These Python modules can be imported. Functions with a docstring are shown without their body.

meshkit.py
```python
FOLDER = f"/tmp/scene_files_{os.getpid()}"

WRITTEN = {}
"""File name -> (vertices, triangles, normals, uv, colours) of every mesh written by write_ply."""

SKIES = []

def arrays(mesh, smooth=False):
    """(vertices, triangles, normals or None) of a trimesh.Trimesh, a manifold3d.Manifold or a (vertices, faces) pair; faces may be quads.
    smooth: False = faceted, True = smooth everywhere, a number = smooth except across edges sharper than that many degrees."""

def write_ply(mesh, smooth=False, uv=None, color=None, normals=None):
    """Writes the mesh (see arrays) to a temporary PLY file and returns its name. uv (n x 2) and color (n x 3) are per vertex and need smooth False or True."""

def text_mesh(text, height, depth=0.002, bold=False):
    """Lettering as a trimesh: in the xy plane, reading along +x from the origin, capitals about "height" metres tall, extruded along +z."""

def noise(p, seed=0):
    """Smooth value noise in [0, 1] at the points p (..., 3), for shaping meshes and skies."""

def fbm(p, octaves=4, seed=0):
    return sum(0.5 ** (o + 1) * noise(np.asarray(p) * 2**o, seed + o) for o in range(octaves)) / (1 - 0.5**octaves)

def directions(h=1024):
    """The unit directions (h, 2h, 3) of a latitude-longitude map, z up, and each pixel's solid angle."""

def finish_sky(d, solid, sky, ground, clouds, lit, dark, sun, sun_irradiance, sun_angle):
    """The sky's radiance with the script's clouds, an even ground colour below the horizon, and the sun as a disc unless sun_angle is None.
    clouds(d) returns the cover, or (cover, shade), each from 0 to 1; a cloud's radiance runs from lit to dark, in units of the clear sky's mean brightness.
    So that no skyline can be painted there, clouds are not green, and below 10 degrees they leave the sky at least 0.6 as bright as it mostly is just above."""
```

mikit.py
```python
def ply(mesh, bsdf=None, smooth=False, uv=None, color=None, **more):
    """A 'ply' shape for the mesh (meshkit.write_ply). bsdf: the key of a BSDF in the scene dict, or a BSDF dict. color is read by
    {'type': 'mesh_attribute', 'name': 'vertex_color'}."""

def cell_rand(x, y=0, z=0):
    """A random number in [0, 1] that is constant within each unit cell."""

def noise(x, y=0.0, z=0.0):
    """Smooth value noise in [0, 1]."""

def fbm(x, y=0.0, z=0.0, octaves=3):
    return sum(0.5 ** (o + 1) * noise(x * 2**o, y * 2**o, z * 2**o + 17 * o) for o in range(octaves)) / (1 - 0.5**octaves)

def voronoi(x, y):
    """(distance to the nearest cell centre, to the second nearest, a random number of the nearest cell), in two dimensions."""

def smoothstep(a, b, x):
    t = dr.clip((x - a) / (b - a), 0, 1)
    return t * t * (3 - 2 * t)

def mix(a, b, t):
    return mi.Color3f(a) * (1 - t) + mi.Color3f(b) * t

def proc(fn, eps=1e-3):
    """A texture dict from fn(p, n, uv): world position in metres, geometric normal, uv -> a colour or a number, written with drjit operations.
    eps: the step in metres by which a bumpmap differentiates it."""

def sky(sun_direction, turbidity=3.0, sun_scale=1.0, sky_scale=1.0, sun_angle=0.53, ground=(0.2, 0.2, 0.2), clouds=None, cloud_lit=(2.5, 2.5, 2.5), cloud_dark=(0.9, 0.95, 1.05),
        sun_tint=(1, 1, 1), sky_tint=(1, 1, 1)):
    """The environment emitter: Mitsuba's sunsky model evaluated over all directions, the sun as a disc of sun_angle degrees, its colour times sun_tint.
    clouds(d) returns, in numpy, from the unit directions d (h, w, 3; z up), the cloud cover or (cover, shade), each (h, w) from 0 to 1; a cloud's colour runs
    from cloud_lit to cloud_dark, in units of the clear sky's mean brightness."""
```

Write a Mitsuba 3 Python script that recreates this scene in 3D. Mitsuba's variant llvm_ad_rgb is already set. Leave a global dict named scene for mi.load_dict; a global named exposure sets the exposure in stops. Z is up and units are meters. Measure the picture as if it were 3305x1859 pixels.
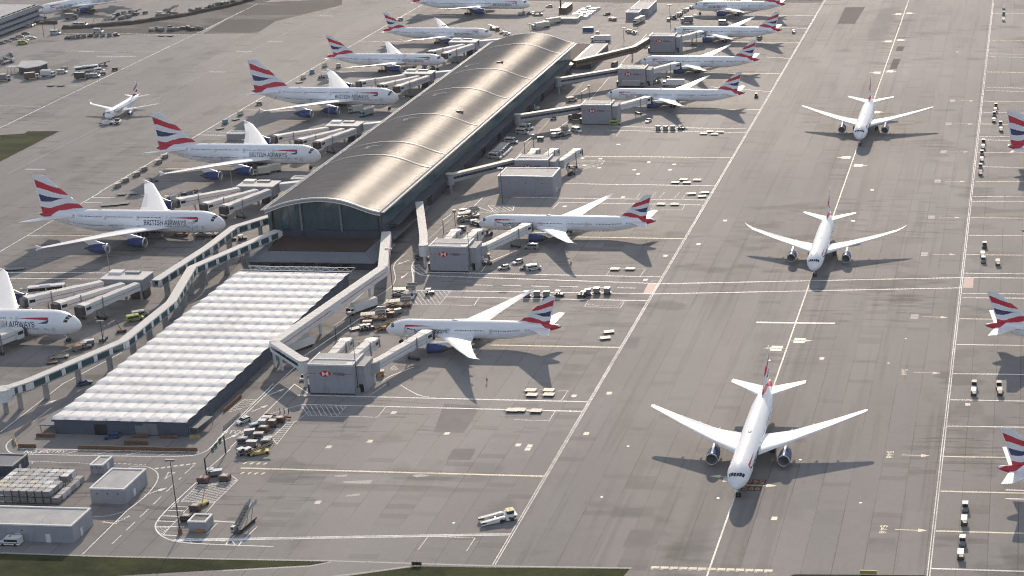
import math, random
import numpy as np, trimesh, mitsuba as mi, mikit, meshkit
import drjit as dr
from shapely.geometry import Polygon, LineString, Point
from mikit import noise, fbm, cell_rand, smoothstep, mix

# ---------------------------------------------------------------- camera, sky, exposure
CAM = dict(yaw=-4.3115, pitch=16.8224, roll=0.5250, height=211.8042, f=5668.4703, cx=2904.4629, cy=570.9031)   # degrees, metres, focal length and centre in 3305 x 1859 pixels
def camera():
    a, b, r = (math.radians(CAM[k]) for k in ('yaw', 'pitch', 'roll'))
    fwd = np.array([math.sin(a)*math.cos(b), math.cos(a)*math.cos(b), -math.sin(b)])
    right = np.array([math.cos(a), -math.sin(a), 0.0])
    down = np.cross(fwd, right)
    down2 = -math.sin(r)*right + math.cos(r)*down
    o = np.array([0, 0, CAM['height']])
    return {'type': 'perspective', 'fov_axis': 'x', 'fov': math.degrees(2*math.atan(3305/2/CAM['f'])), 'near_clip': 1.0, 'far_clip': 12000.0,
            'principal_point_offset_x': -1*(CAM['cx']/3305 - 0.5), 'principal_point_offset_y': -1*(CAM['cy']/1859 - 0.5),
            'to_world': mi.ScalarTransform4f().look_at(origin=o.tolist(), target=(o + fwd).tolist(), up=(-down2).tolist())}
SUN_AZ, SUN_EL = math.radians(-11.0), math.radians(27.0)
SUN = [math.sin(SUN_AZ)*math.cos(SUN_EL), math.cos(SUN_AZ)*math.cos(SUN_EL), math.sin(SUN_EL)]
exposure = 1.45
def sky_clouds(d):
    n = meshkit.fbm(d[..., :3]/np.maximum(d[..., 2:3] + .12, .12)*np.array([2.2, 2.2, 1.0]), 4, 3)
    return np.clip((n - .48)*4.5, 0, 1), np.clip((n - .62)*3, 0, .7)
scene = {'type': 'scene', 'camera': camera(),
         'sky': mikit.sky(SUN, turbidity=3.5, sun_scale=1.0, sky_scale=1.35, sky_tint=(.95, .985, 1.07), sun_tint=(.915, .985, 1.235), clouds=sky_clouds)}
labels = {}

# ---------------------------------------------------------------- materials
def rgb(*c): return {'type': 'rgb', 'value': [float(x) for x in c]}
def mat(key, color, rough=.6, metal=0.0, spec=.5, bump=None, **more):
    b = {'type': 'principled', 'base_color': color if isinstance(color, dict) else rgb(*color), 'roughness': rough if isinstance(rough, dict) else float(rough), 'metallic': float(metal), 'specular': float(spec), **more}
    if bump: b = {'type': 'bumpmap', 'arbitrary': bump[0], 'scale': float(bump[1]), 'bsdf': b}
    scene['m_' + key] = {'type': 'twosided', 'bsdf': b}
def M(key): return 'm_' + key

def band(x, a, b, e=.02): return smoothstep(a - e, a + e, x)*(1 - smoothstep(b - e, b + e, x))
def C(*c): return mi.Color3f(*c)

def ground_color(p, n, uv):
    x, y = p.x, p.y
    taxi = smoothstep(-128.2, -127.8, x)*(1 - smoothstep(-22.2, -21.8, x))
    lane_w = 7.4
    lx = x/lane_w + .25*noise(x*.004, y*.003, 5)
    li = dr.floor(lx)
    tone = .97 + .13*cell_rand(li, dr.floor(y/97 + 7*cell_rand(li, 3)), 1)
    tone *= .97 + .06*cell_rand(li, dr.floor(y/23 + 9*cell_rand(li, 7)), 2)
    # narrow paver passes across the lanes
    k = dr.floor(y/2.6 + 4*cell_rand(li, 11))
    dark = smoothstep(.80, .97, cell_rand(li, k, 4))*smoothstep(.45, .7, noise(li*3.1, y*.03, 2))
    tone *= 1 - .20*dark
    # joints
    fx = dr.abs(lx - li - .5)*2
    joint = smoothstep(.95, .985, fx)*smoothstep(.25, .6, noise(li*5.3 + 1, y*.045, 3))
    tone *= 1 - .38*joint
    jy = dr.abs(y/31 - dr.floor(y/31) - .5)*2
    tone *= 1 - .05*smoothstep(.985, .996, jy)*smoothstep(.4, .6, noise(li*2.2, dr.floor(y/31), 8))
    big = fbm(x*.012, y*.006, 1, octaves=4)
    tone *= .80 + .40*big
    spots = smoothstep(.66, .80, fbm(x*.06, y*.05, 9, octaves=4))
    tone *= 1 - .22*spots*(1 - .6*taxi)
    rub = smoothstep(.60, .75, fbm(x*.10, y*.9, 4, octaves=3))*smoothstep(.5, .7, fbm(x*.02, y*.02, 6, octaves=2))
    tone *= 1 - .32*rub
    tone *= .95 + .10*fbm(x*1.7, y*1.7, 3, octaves=2)
    stain = smoothstep(.58, .76, fbm(x*.05 + 3, y*.11, 13, octaves=4))*smoothstep(.48, .62, fbm(x*.011, y*.014, 21, octaves=2))
    tone *= 1 - .36*stain
    ys = mi.Float(0)
    for s_ in (414, 509, 616, 715, 813, 884, 958, 1031): ys = dr.maximum(ys, 1 - smoothstep(2, 11, dr.abs(y - s_)))
    stand = smoothstep(-205, -195, x)*(1 - smoothstep(-150, -126, x))
    tone *= 1 - .34*ys*stand*smoothstep(.42, .72, fbm(x*.045, y*.32, 31, octaves=4))
    lw = smoothstep(-365, -350, x)*(1 - smoothstep(-300, -292, x))
    tone *= 1 - .25*lw*smoothstep(.45, .75, fbm(x*.05, y*.12, 37, octaves=4))
    streak = smoothstep(.55, .80, fbm(x*.5, y*.02, 41, octaves=3))
    tone *= 1 - .16*taxi*streak
    # tyre lines on the taxiway: two darker strips either side of the centre line
    d = dr.abs(x + 75)
    tone *= 1 - .22*taxi*band(d, 2.6, 9.5, 2.0)*noise(x*.6, y*.01, 4)
    warm = noise(li*7.7, dr.floor(y/97 + 7*cell_rand(li, 3)), 6)
    c = mix(C(.240, .231, .225), C(.236, .223, .213), warm)
    road = smoothstep(-295, -292, x)*(1 - smoothstep(-216, -213, x))
    c = mix(c, C(.205, .196, .195), road*.55)
    return c*tone
def ground_rough(p, n, uv): return .66 + .08*fbm(p.x*.03, p.y*.012, 2, octaves=3)
mat('ground', mikit.proc(ground_color), rough=mikit.proc(ground_rough), spec=.22)
def asphalt_color(p, n, uv):
    t = .8 + .4*fbm(p.x*.03, p.y*.03, 1, octaves=4)
    pale = smoothstep(.56, .70, fbm(p.x*.018 + p.y*.012, p.y*.07, 6, octaves=4))
    return mix(C(.072, .068, .070), C(.17, .16, .155), pale*.75)*t*(.9 + .2*noise(p.x*1.3, p.y*1.3, 2))
def patch_color(p, n, uv): return C(.135, .125, .125)*(.85 + .3*fbm(p.x*.2, p.y*.2, 3, octaves=3))
mat('patch', mikit.proc(patch_color), rough=.8, spec=.15)
mat('patch_faint', mikit.proc(lambda p, n, uv: C(.224, .210, .204)*(.85 + .3*fbm(p.x*.2, p.y*.2, 5, octaves=3))), rough=.75, spec=.2)
mat('asphalt', mikit.proc(asphalt_color), rough=.75, spec=.18)
def worn(c, e):
    def f(p, n, uv):
        w = smoothstep(.30, .62, fbm(p.x*.45 + e, p.y*.45, e, octaves=3))*.45 + .55*smoothstep(.25, .6, noise(p.x*.05, p.y*.05, e + 3))
        return mix(C(.30, .285, .27), c, .35 + .65*w)
    return f
for k_, c_ in (('line_white', C(.84, .83, .80)), ('line_yellow', C(.80, .71, .50)), ('line_cream', C(.84, .80, .68))): mat(k_, mikit.proc(worn(c_, len(k_)*1.3)), rough=.6)
def grass_color(p, n, uv):
    a, b = smoothstep(.3, .7, fbm(p.x*.09, p.y*.16, 3, octaves=4)), fbm(p.x*1.1, p.y*1.1, 5, octaves=3)
    return mix(C(.014, .022, .006), C(.056, .064, .018), a*.65 + b*.4)
mat('grass', mikit.proc(grass_color), rough=.9, spec=.2)
def fuse_color(p, n, uv):
    u, v = uv.x, uv.y
    c = mi.Color3f(.90, .90, .91)
    c = mix(c, C(.012, .018, .07), 1 - smoothstep(-.84, -.80, v))
    # ribbon: red sweeping forward, hooked over into blue
    q = dr.clip((u - 8.75)/3.55, 0, 1); f = 1 - dr.clip((u - 8.75)/.85, 0, 1); t = dr.clip((u - 9.4)/9.9, 0, 1)
    vup = .50 - .28*dr.power(q + 1e-4, .8)
    red = band(v, dr.maximum(dr.select(u < 9.6, vup, 0), .455 + .105*t), .665 - .095*t - .13*f*f, .012)*band(u, 8.75, 19.3, .04)
    blue = band(v, .205 + .16*f*f, vup, .012)*band(u, 8.75, 12.25, .04)
    c = mix(c, C(.55, .02, .045), red); c = mix(c, C(.015, .03, .13), blue)
    # red running out along the tail cone
    w = 100 - u
    tl = dr.clip(w/8.5, 0, 1)
    rt = band(v, -.30 + 1.05*tl - .15*dr.sin(tl*5), .42 + .75*tl + .1*dr.sin(tl*6), .03)*(1 - smoothstep(8.2, 8.6, w))
    c = mix(c, C(.55, .02, .045), rt)
    return c*(.97 + .05*noise(u*2.1, v*4, 1))
mat('livery', mikit.proc(fuse_color), rough=.28, spec=.5, clearcoat=.5, clearcoat_gloss=.9)
def fin_color(p, n, uv):
    a, b = uv.x, uv.y      # a: 0 leading edge .. 1 trailing edge, b: 0 root .. 1 tip
    c = mi.Color3f(.80, .80, .81)
    top = .635 + .235*smoothstep(0, 1, a)**.8
    bot = .445 + .195*smoothstep(0, 1, a*1.05)
    red = band(b, bot, top, .008)*(1 - smoothstep(.93, .97, a))
    w = smoothstep(.18, .95, a)
    mid = .315 + .06*w + .03*dr.sin(a*6.3)
    blue = smoothstep(.17, .20, a)*band(b, mid - .105*w, mid + .095*w, .008)*(1 - smoothstep(.94, .97, a))
    rtop = .19 - .02*a + .035*dr.sin(a*7.5) - .10*smoothstep(.55, .85, a)
    rbot = .045 + .035*dr.sin(a*5 + 1.3) - .25*smoothstep(.6, 1, a)
    low = band(b, rbot, rtop, .008)
    c = mix(c, C(.55, .02, .045), dr.maximum(red, low))
    c = mix(c, C(.015, .03, .13), blue)
    return c
mat('fin', mikit.proc(fin_color), rough=.3, spec=.5, clearcoat=.4, clearcoat_gloss=.9)
def roof_color(p, n, uv):
    x, y = p.x, p.y
    t = .86 + .22*fbm(x*.08, y*.04, 1, octaves=4)
    seam = dr.abs(y/1.9 - dr.floor(y/1.9) - .5)*2
    t *= .92 + .16*cell_rand(dr.floor(y/1.9), dr.floor(x/11), 3)
    return C(.165, .162, .163)*t*(1 - .25*smoothstep(.93, .98, seam))
def roof_bump(p, n, uv):
    seam = dr.abs(p.y/1.9 - dr.floor(p.y/1.9) - .5)*2
    return smoothstep(.86, .98, seam)*.6 + fbm(p.x*.25, p.y*.55, 4, octaves=3)
scene['m_roof_metal'] = {'type': 'twosided', 'bsdf': {'type': 'bumpmap', 'arbitrary': mikit.proc(roof_bump, eps=.05), 'scale': .06, 'bsdf': {'type': 'blendbsdf', 'weight': .032,
    'a': {'type': 'diffuse', 'reflectance': mikit.proc(roof_color)}, 'b': {'type': 'roughconductor', 'material': 'none', 'alpha': .135, 'specular_reflectance': rgb(.85, .84, .82)}}}}
def clad_color(p, n, uv):
    t = .88 + .2*fbm(p.x*.3, p.y*.3, p.z*.6, octaves=3)
    return C(.34, .345, .375)*t*(1 - .12*smoothstep(.55, .8, fbm(p.x*1.3, p.y*1.3, p.z*.12, octaves=2)))
mat('grey_cladding', mikit.proc(clad_color), rough=.5)
def flat_color(p, n, uv):
    t = .8 + .36*fbm(p.x*.35, p.y*.35, 2, octaves=4)
    return C(.42, .42, .415)*t
mat('pale_roof', mikit.proc(flat_color), rough=.7)
def membrane_color(p, n, uv):
    return C(.77, .77, .765)*(.84 + .24*fbm(p.x*.25, p.y*.3, 2, octaves=4))*(1 - .13*smoothstep(.55, .75, fbm(p.x*.07, p.y*.05, 8, octaves=3)))
mat('membrane', mikit.proc(membrane_color), rough=.55)
for k, c, r_, me in (('white', (.74, .735, .72), .45, 0), ('wing', (.83, .83, .83), .38, 0), ('navy', (.022, .045, .16), .22, 0), ('silver', (.75, .75, .76), .25, .95), ('dark_metal', (.08, .08, .085), .45, .5),
                  ('rubber', (.022, .022, .023), .8, 0), ('black', (.012, .012, .014), .5, 0), ('sign_black', (.03, .03, .03), .6, 0),
                  ('line_faded', (.40, .39, .37), .65, 0), ('pink_box', (.56, .40, .36), .65, 0), ('title_blue', (.03, .035, .07), .4, 0), ('dark_clad', (.055, .066, .09), .4, 0), ('steel', (.32, .325, .33), .45, .6),
                  ('mid_grey', (.22, .22, .23), .6, 0), ('bridge_white', (.72, .71, .69), .5, 0), ('bridge_roof', (.62, .605, .575), .6, 0), ('brown_roof', (.055, .034, .03), .8, 0), ('slate_roof', (.15, .165, .19), .55, 0),
                  ('concrete', (.36, .35, .335), .8, 0), ('red', (.48, .03, .035), .45, 0), ('orange', (.44, .20, .09), .6, 0), ('hall_clad', (.085, .105, .145), .45, 0), ('rib', (.38, .375, .365), .5, 0), ('bank', (.075, .062, .05), .9, 0), ('rail_red', (.24, .08, .06), .6, 0), ('barrier', (.19, .105, .06), .7, 0), ('yellow', (.46, .37, .13), .5, 0), ('hi_vis', (.42, .47, .13), .5, 0), ('teal', (.16, .32, .38), .5, 0),
                  ('blue_paint', (.05, .10, .22), .4, 0), ('cream', (.60, .56, .47), .55, 0), ('alu', (.50, .50, .50), .4, .4), ('brown', (.16, .10, .07), .7, 0), ('door_grey', (.66, .665, .68), .35, 0), ('green', (.10, .22, .16), .5, 0)):
    mat(k, c, r_, me)
mat('glass', (.045, .095, .105), .08, 0, .8)
mat('car_glass', (.015, .018, .02), .12, 0, .6)
mat('cockpit', (.02, .022, .026), .12, 0, .6)
mat('gloss_dark', (.02, .028, .036), .2, 0, .7)

# ---------------------------------------------------------------- helpers
RT = lambda x=0, y=0, z=0, deg=0: mi.ScalarTransform4f().translate([float(x), float(y), float(z)]).rotate([0, 0, 1], float(deg))
def numbered(key):
    if key not in used: used[key] = 0; return key
    used[key] += 1
    return f'{key}_{used[key]:03d}'
used = {}
def thing(name, label, cat, group=None):
    key = numbered(name)
    labels[key] = {'label': label, 'category': cat}
    if group: labels[key]['group'] = group
    return key
def part(parent, name, mesh, m, smooth=False, uv=None, tw=None, label=None, kind=None):
    key = numbered(parent + '__' + name)
    d = dict(mesh) if isinstance(mesh, dict) else mikit.ply(mesh, M(m), smooth=smooth, uv=uv)
    if tw is not None: d['to_world'] = tw
    scene[key] = d
    if label: labels.setdefault(key, {})['label'] = label
    if kind: labels.setdefault(key, {})['kind'] = kind
    return key
def single(name, mesh, m, label, cat, group=None, smooth=False, tw=None):
    key = thing(name, label, cat, group)
    d = dict(mesh) if isinstance(mesh, dict) else mikit.ply(mesh, M(m), smooth=smooth)
    if tw is not None: d['to_world'] = tw
    scene[key] = d
    return key
def struct(name, mesh, m, smooth=False, label=None):
    key = numbered(name)
    scene[key] = mikit.ply(mesh, M(m), smooth=smooth)
    labels[key] = {'kind': 'structure'}
    if label: labels[key]['label'] = label
    return key
def shape(mesh, m, smooth=False, uv=None): return mikit.ply(mesh, M(m), smooth=smooth, uv=uv)
def cat_(*ms):
    ms = [m for q in ms for m in (q if isinstance(q, (list, tuple)) else [q])]
    return trimesh.util.concatenate(ms)
def box(x0, x1, y0, y1, z0, z1):
    m = trimesh.creation.box((x1 - x0, y1 - y0, z1 - z0)); m.apply_translation(((x0 + x1)/2, (y0 + y1)/2, (z0 + z1)/2)); return m
def cbox(x0, x1, y0, y1, z0, z1, c=.05):
    """box with chamfered upper edges"""
    p = [(x0, y0), (x1, y0), (x1, y1), (x0, y1)]; q = [(x0 + c, y0 + c), (x1 - c, y0 + c), (x1 - c, y1 - c), (x0 + c, y1 - c)]
    return rings([[(a, b, z0) for a, b in p], [(a, b, z1 - c) for a, b in p], [(a, b, z1) for a, b in q]], caps=True)
def rings(rs, caps=False, closed=True):
    """mesh through rings of points, each with the same count"""
    rs = [np.asarray(r, float) for r in rs]; n = len(rs[0]); v = np.vstack(rs); f = []
    for i in range(len(rs) - 1):
        for j in range(n if closed else n - 1):
            a, b = i*n + j, i*n + (j + 1) % n
            f += [(a, b, b + n), (a, b + n, a + n)]
    if caps:
        for base, flip in ((0, True), ((len(rs) - 1)*n, False)):
            for j in range(1, n - 1): f.append((base, base + j + 1, base + j) if flip else (base, base + j, base + j + 1))
    m = trimesh.Trimesh(v, f, process=False)
    if caps and m.volume < 0: m.invert()
    return m
def cyl(p, q, r0, r1=None, n=12, caps=True):
    p, q = np.asarray(p, float), np.asarray(q, float); d = q - p; d = d/np.linalg.norm(d)
    a = np.cross(d, [0, 0, 1.0] if abs(d[2]) < .9 else [1.0, 0, 0]); a /= np.linalg.norm(a); b = np.cross(d, a)
    t = np.linspace(0, 2*np.pi, n, endpoint=False); r1 = r0 if r1 is None else r1
    ring = lambda c, r: c + r*(np.cos(t)[:, None]*a + np.sin(t)[:, None]*b)
    return rings([ring(p, r0), ring(q, r1)], caps=caps)
def prism(poly, z0, z1):
    m = trimesh.creation.extrude_polygon(poly if isinstance(poly, Polygon) else Polygon(poly), z1 - z0, engine='earcut'); m.apply_translation((0, 0, z0)); return m
def flat(poly, z=.02):
    poly = poly if isinstance(poly, Polygon) else Polygon(poly)
    v, f = trimesh.creation.triangulate_polygon(poly, engine='earcut')
    m = trimesh.Trimesh(np.c_[v, np.full(len(v), z)], f, process=False)
    if len(f) and m.face_normals[0][2] < 0: m.invert()
    return m
def flats(geom, z): return cat_([flat(g, z) for g in getattr(geom, 'geoms', [geom]) if g.area > 1e-4])
def obox(p, q, w, z0, z1):
    """upright box along the segment p-q (plan), w wide"""
    p, q = np.asarray(p, float)[:2], np.asarray(q, float)[:2]; d = (q - p)/np.linalg.norm(q - p); n = np.array([-d[1], d[0]])*w/2
    return prism([p + n, p - n, q - n, q + n], z0, z1)
def beam(p, q, w, h):
    """box beam between two points in space, h tall with its top on the line"""
    p, q = np.asarray(p, float), np.asarray(q, float); d = q - p; n = np.array([-d[1], d[0], 0]); n = n/np.linalg.norm(n)*w/2; u = np.array([0, 0, h])
    return rings([[p + n, p - n, p - n - u, p + n - u], [q + n, q - n, q - n - u, q + n - u]], caps=True)
# ---------------------------------------------------------------- airliners (local frame: nose at the origin pointing +x, y left, ground z = 0)
A = dict
KIND = {
 'double': A(L=72.7, w=3.57, h=4.2, zc=6.5, Ln=9.0, Lt=24, tipz=-1.1, tailz=2.0, rs=1.0, nose=.56,
    wing=[(3.2, 20.5, 17.6, 4.3, .13), (14.5, 29.3, 11.2, 6.1, .11), (26, 37.4, 6.8, 7.7, .10), (38.6, 46.6, 3.9, 9.0, .09), (39.9, 48.2, 2.6, 9.1, .08)],
    fin=[(0, 51.5, 19.5, 10.2), (.06, 54.2, 17.0, 11.0), (1, 68.0, 4.9, 24.1)], tail=[(.9, 56.5, 13.0, 7.9), (15.2, 67.4, 4.2, 10.3)], eng=[(14.9, 24.0, 3.1), (25.7, 32.6, 4.3)], er=1.92, el=6.4,
    win=[(.56, 21, 56), (-.22, 9, 58)], fence=True, ttl=(13.4, 16.4, 1.8, -.085), gear=[(5.0, 1.0), (30.5, 6.0), (34, 2.6)]),
 'wide': A(L=63.7, w=3.1, h=3.1, zc=5.7, Ln=8.0, Lt=20, tipz=-.75, tailz=1.1, rs=.82, nose=.6,
    wing=[(2.7, 19.8, 14.6, 4.0, .13), (10.0, 25.4, 9.2, 5.1, .11), (20, 33.1, 5.3, 6.6, .10), (29.9, 40.8, 2.2, 8.2, .09), (30.47, 41.6, 1.1, 8.3, .08)],
    fin=[(0, 46.0, 14.0, 8.3), (.08, 48.8, 11.4, 9.1), (1, 60.3, 3.0, 18.5)], tail=[(.7, 52.0, 8.6, 6.7), (10.77, 60.0, 2.7, 8.0)], eng=[(9.75, 20.3, 2.75)], er=1.72, el=6.4,
    win=[(.20, 9, 54)], fence=False, ttl=(10.6, 11.5, 1.35, -.26), gear=[(4.5, .7), (32.5, 5.5)]),
 'twin': A(L=56.7, w=2.88, h=2.97, zc=5.3, Ln=7.6, Lt=18, tipz=-.65, tailz=1.0, rs=.80, nose=.66,
    wing=[(2.5, 16.8, 12.4, 3.7, .13), (9.5, 22.8, 7.6, 4.5, .11), (19, 29.6, 4.6, 5.6, .10), (26.6, 35.2, 2.6, 6.7, .09), (28.6, 37.4, 1.8, 7.25, .08), (30.06, 39.6, .6, 7.8, .07)],
    fin=[(0, 41.2, 12.0, 7.8), (.08, 44.0, 9.4, 8.6), (1, 53.3, 2.4, 16.9)], tail=[(.7, 45.8, 7.6, 6.3), (9.9, 53.4, 2.2, 7.5)], eng=[(9.8, 16.4, 2.55)], er=1.62, el=5.4,
    win=[(.20, 9, 47)], fence=False, ttl=(10.2, 10.6, 1.3, -.26), gear=[(4.5, .7), (27.8, 4.9)]),
 'small': A(L=38.0, w=1.98, h=2.05, zc=3.75, Ln=5.0, Lt=12, tipz=-.4, tailz=.7, rs=.55, nose=.6,
    wing=[(1.7, 11.8, 7.2, 2.6, .13), (6.4, 15.2, 3.9, 3.1, .12), (16.6, 20.6, 1.7, 4.2, .10), (17.2, 21.2, 1.4, 4.7, .09), (17.6, 22.2, .7, 6.5, .08)],
    fin=[(0, 28.6, 6.6, 5.2), (.08, 29.6, 5.8, 5.9), (1, 34.2, 2.1, 11.8)], tail=[(.5, 31.0, 4.0, 4.6), (6.2, 34.6, 1.4, 5.2)], eng=[(5.75, 11.0, 1.55)], er=1.05, el=3.6,
    win=[(.16, 5, 31)], fence=False, ttl=(6.8, 7.4, .85, -.2), gear=[(4.0, .3), (17.0, 3.6)]),
}
def stretched(base, dx):
    """a longer body: dx more metres, half before and half after the wing"""
    t = dict(KIND[base]); a = dx/2; t['L'] += dx
    t['wing'] = [(y, s + a, c, z, k) for y, s, c, z, k in t['wing']]
    t['fin'] = [(b, s + dx, c, z) for b, s, c, z in t['fin']]; t['tail'] = [(y, s + dx, c, z) for y, s, c, z in t['tail']]
    t['eng'] = [(y, s + a, z) for y, s, z in t['eng']]; t['gear'] = [t['gear'][0]] + [(s + a, y) for s, y in t['gear'][1:]]
    t['win'] = [(v, s0, s1 + dx) for v, s0, s1 in t['win']]
    return t
KIND['twin_long'] = stretched('twin', 6.1)
KIND['twin_longer'] = stretched('twin', 11.0)
KIND['wide_long'] = stretched('wide', 9.6)

def fuselage_form(t):
    """functions of the station s: centre height, half height, half width"""
    L, w, h, zc, Ln, Lt = (t[k] for k in ('L', 'w', 'h', 'zc', 'Ln', 'Lt'))
    tz = t['tipz']
    def f(s):
        if s < Ln:
            u = max(s/Ln, 0)
            top = zc + tz + (h - tz)*(1 - (1 - u)**1.9)**t['nose']
            bot = zc + tz - (h + tz)*(1 - (1 - u)**2.2)**.55
            return (top + bot)/2, max((top - bot)/2, .02), max(w*(1 - (1 - u)**2.0)**.56, .02)
        if s > L - Lt:
            u = (s - (L - Lt))/Lt
            top = zc + h - (h*.34)*u**1.9
            bot = zc - h + (h + t['tailz'])*u**1.45
            hw = w*(1 - .90*u**1.7)
            e = max(0, (u - .97)/.03); k = math.sqrt(max(1 - e*e*.8, .05))
            return (top + bot)/2, max((top - bot)/2, .2)*k, max(hw, .2)*k
        return zc, h, w
    return f
def uv_of(t, s, v):
    return (s/t['rs'] if s < t['L']*.55 else 100 - (t['L'] - s)/t['rs'])
def build_fuselage(t, n=44):
    f = fuselage_form(t); L = t['L']
    S = np.unique(np.r_[t['Ln']*np.linspace(0, 1, 17)**1.7, np.linspace(t['Ln'], L - t['Lt'], 16), L - t['Lt'] + t['Lt']*np.linspace(0, 1, 17), L - .25, L - .08])
    v, uv = [], []
    for s in S:
        c, hh, hw = f(s)
        for th in np.linspace(0, 2*np.pi, n + 1):
            y, z = hw*math.sin(th), c + hh*math.cos(th)
            v.append((-s, y, z)); uv.append((uv_of(t, s, 0), (z - t['zc'])/t['h']))
    fs = []
    for i in range(len(S) - 1):
        for j in range(n):
            a = i*(n + 1) + j
            fs += [(a, a + 1, a + n + 2), (a, a + n + 2, a + n + 1)]
    m = trimesh.Trimesh(v, fs, process=False)
    if m.volume < 0: m.invert()
    return shape(m, 'livery', True, np.array(uv))
def on_hull(t, s, th, off=.02):
    c, hh, hw = fuselage_form(t)(s)
    return (-s, (hw + off)*math.sin(th), c + (hh + off)*math.cos(th))
def hull_patch(t, s0, s1, th0, th1, ns=2, nt=3, off=.02, skew=0):
    g = [[on_hull(t, s0 + (s1 - s0)*i/ns + skew*abs(th0 + (th1 - th0)*j/nt), th0 + (th1 - th0)*j/nt, off) for j in range(nt + 1)] for i in range(ns + 1)]
    return rings(g, closed=False)
AF = [(1, .0), (.75, .45), (.45, .95), (.2, 1.0), (.06, .62), (0, .0), (.06, -.38), (.2, -.52), (.45, -.42), (.75, -.15), (1, -.02)]
def surface(sections, side):
    """wing-like solid: sections (y, leading edge station, chord, height, thickness)"""
    r = [[(-(s + a*c), side*y, z + b*k*c*.55 + (1 - a)*.035*c) for a, b in AF] for y, s, c, z, k in sections]
    m = rings(r, caps=True)
    if m.volume < 0: m.invert()
    return m
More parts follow.
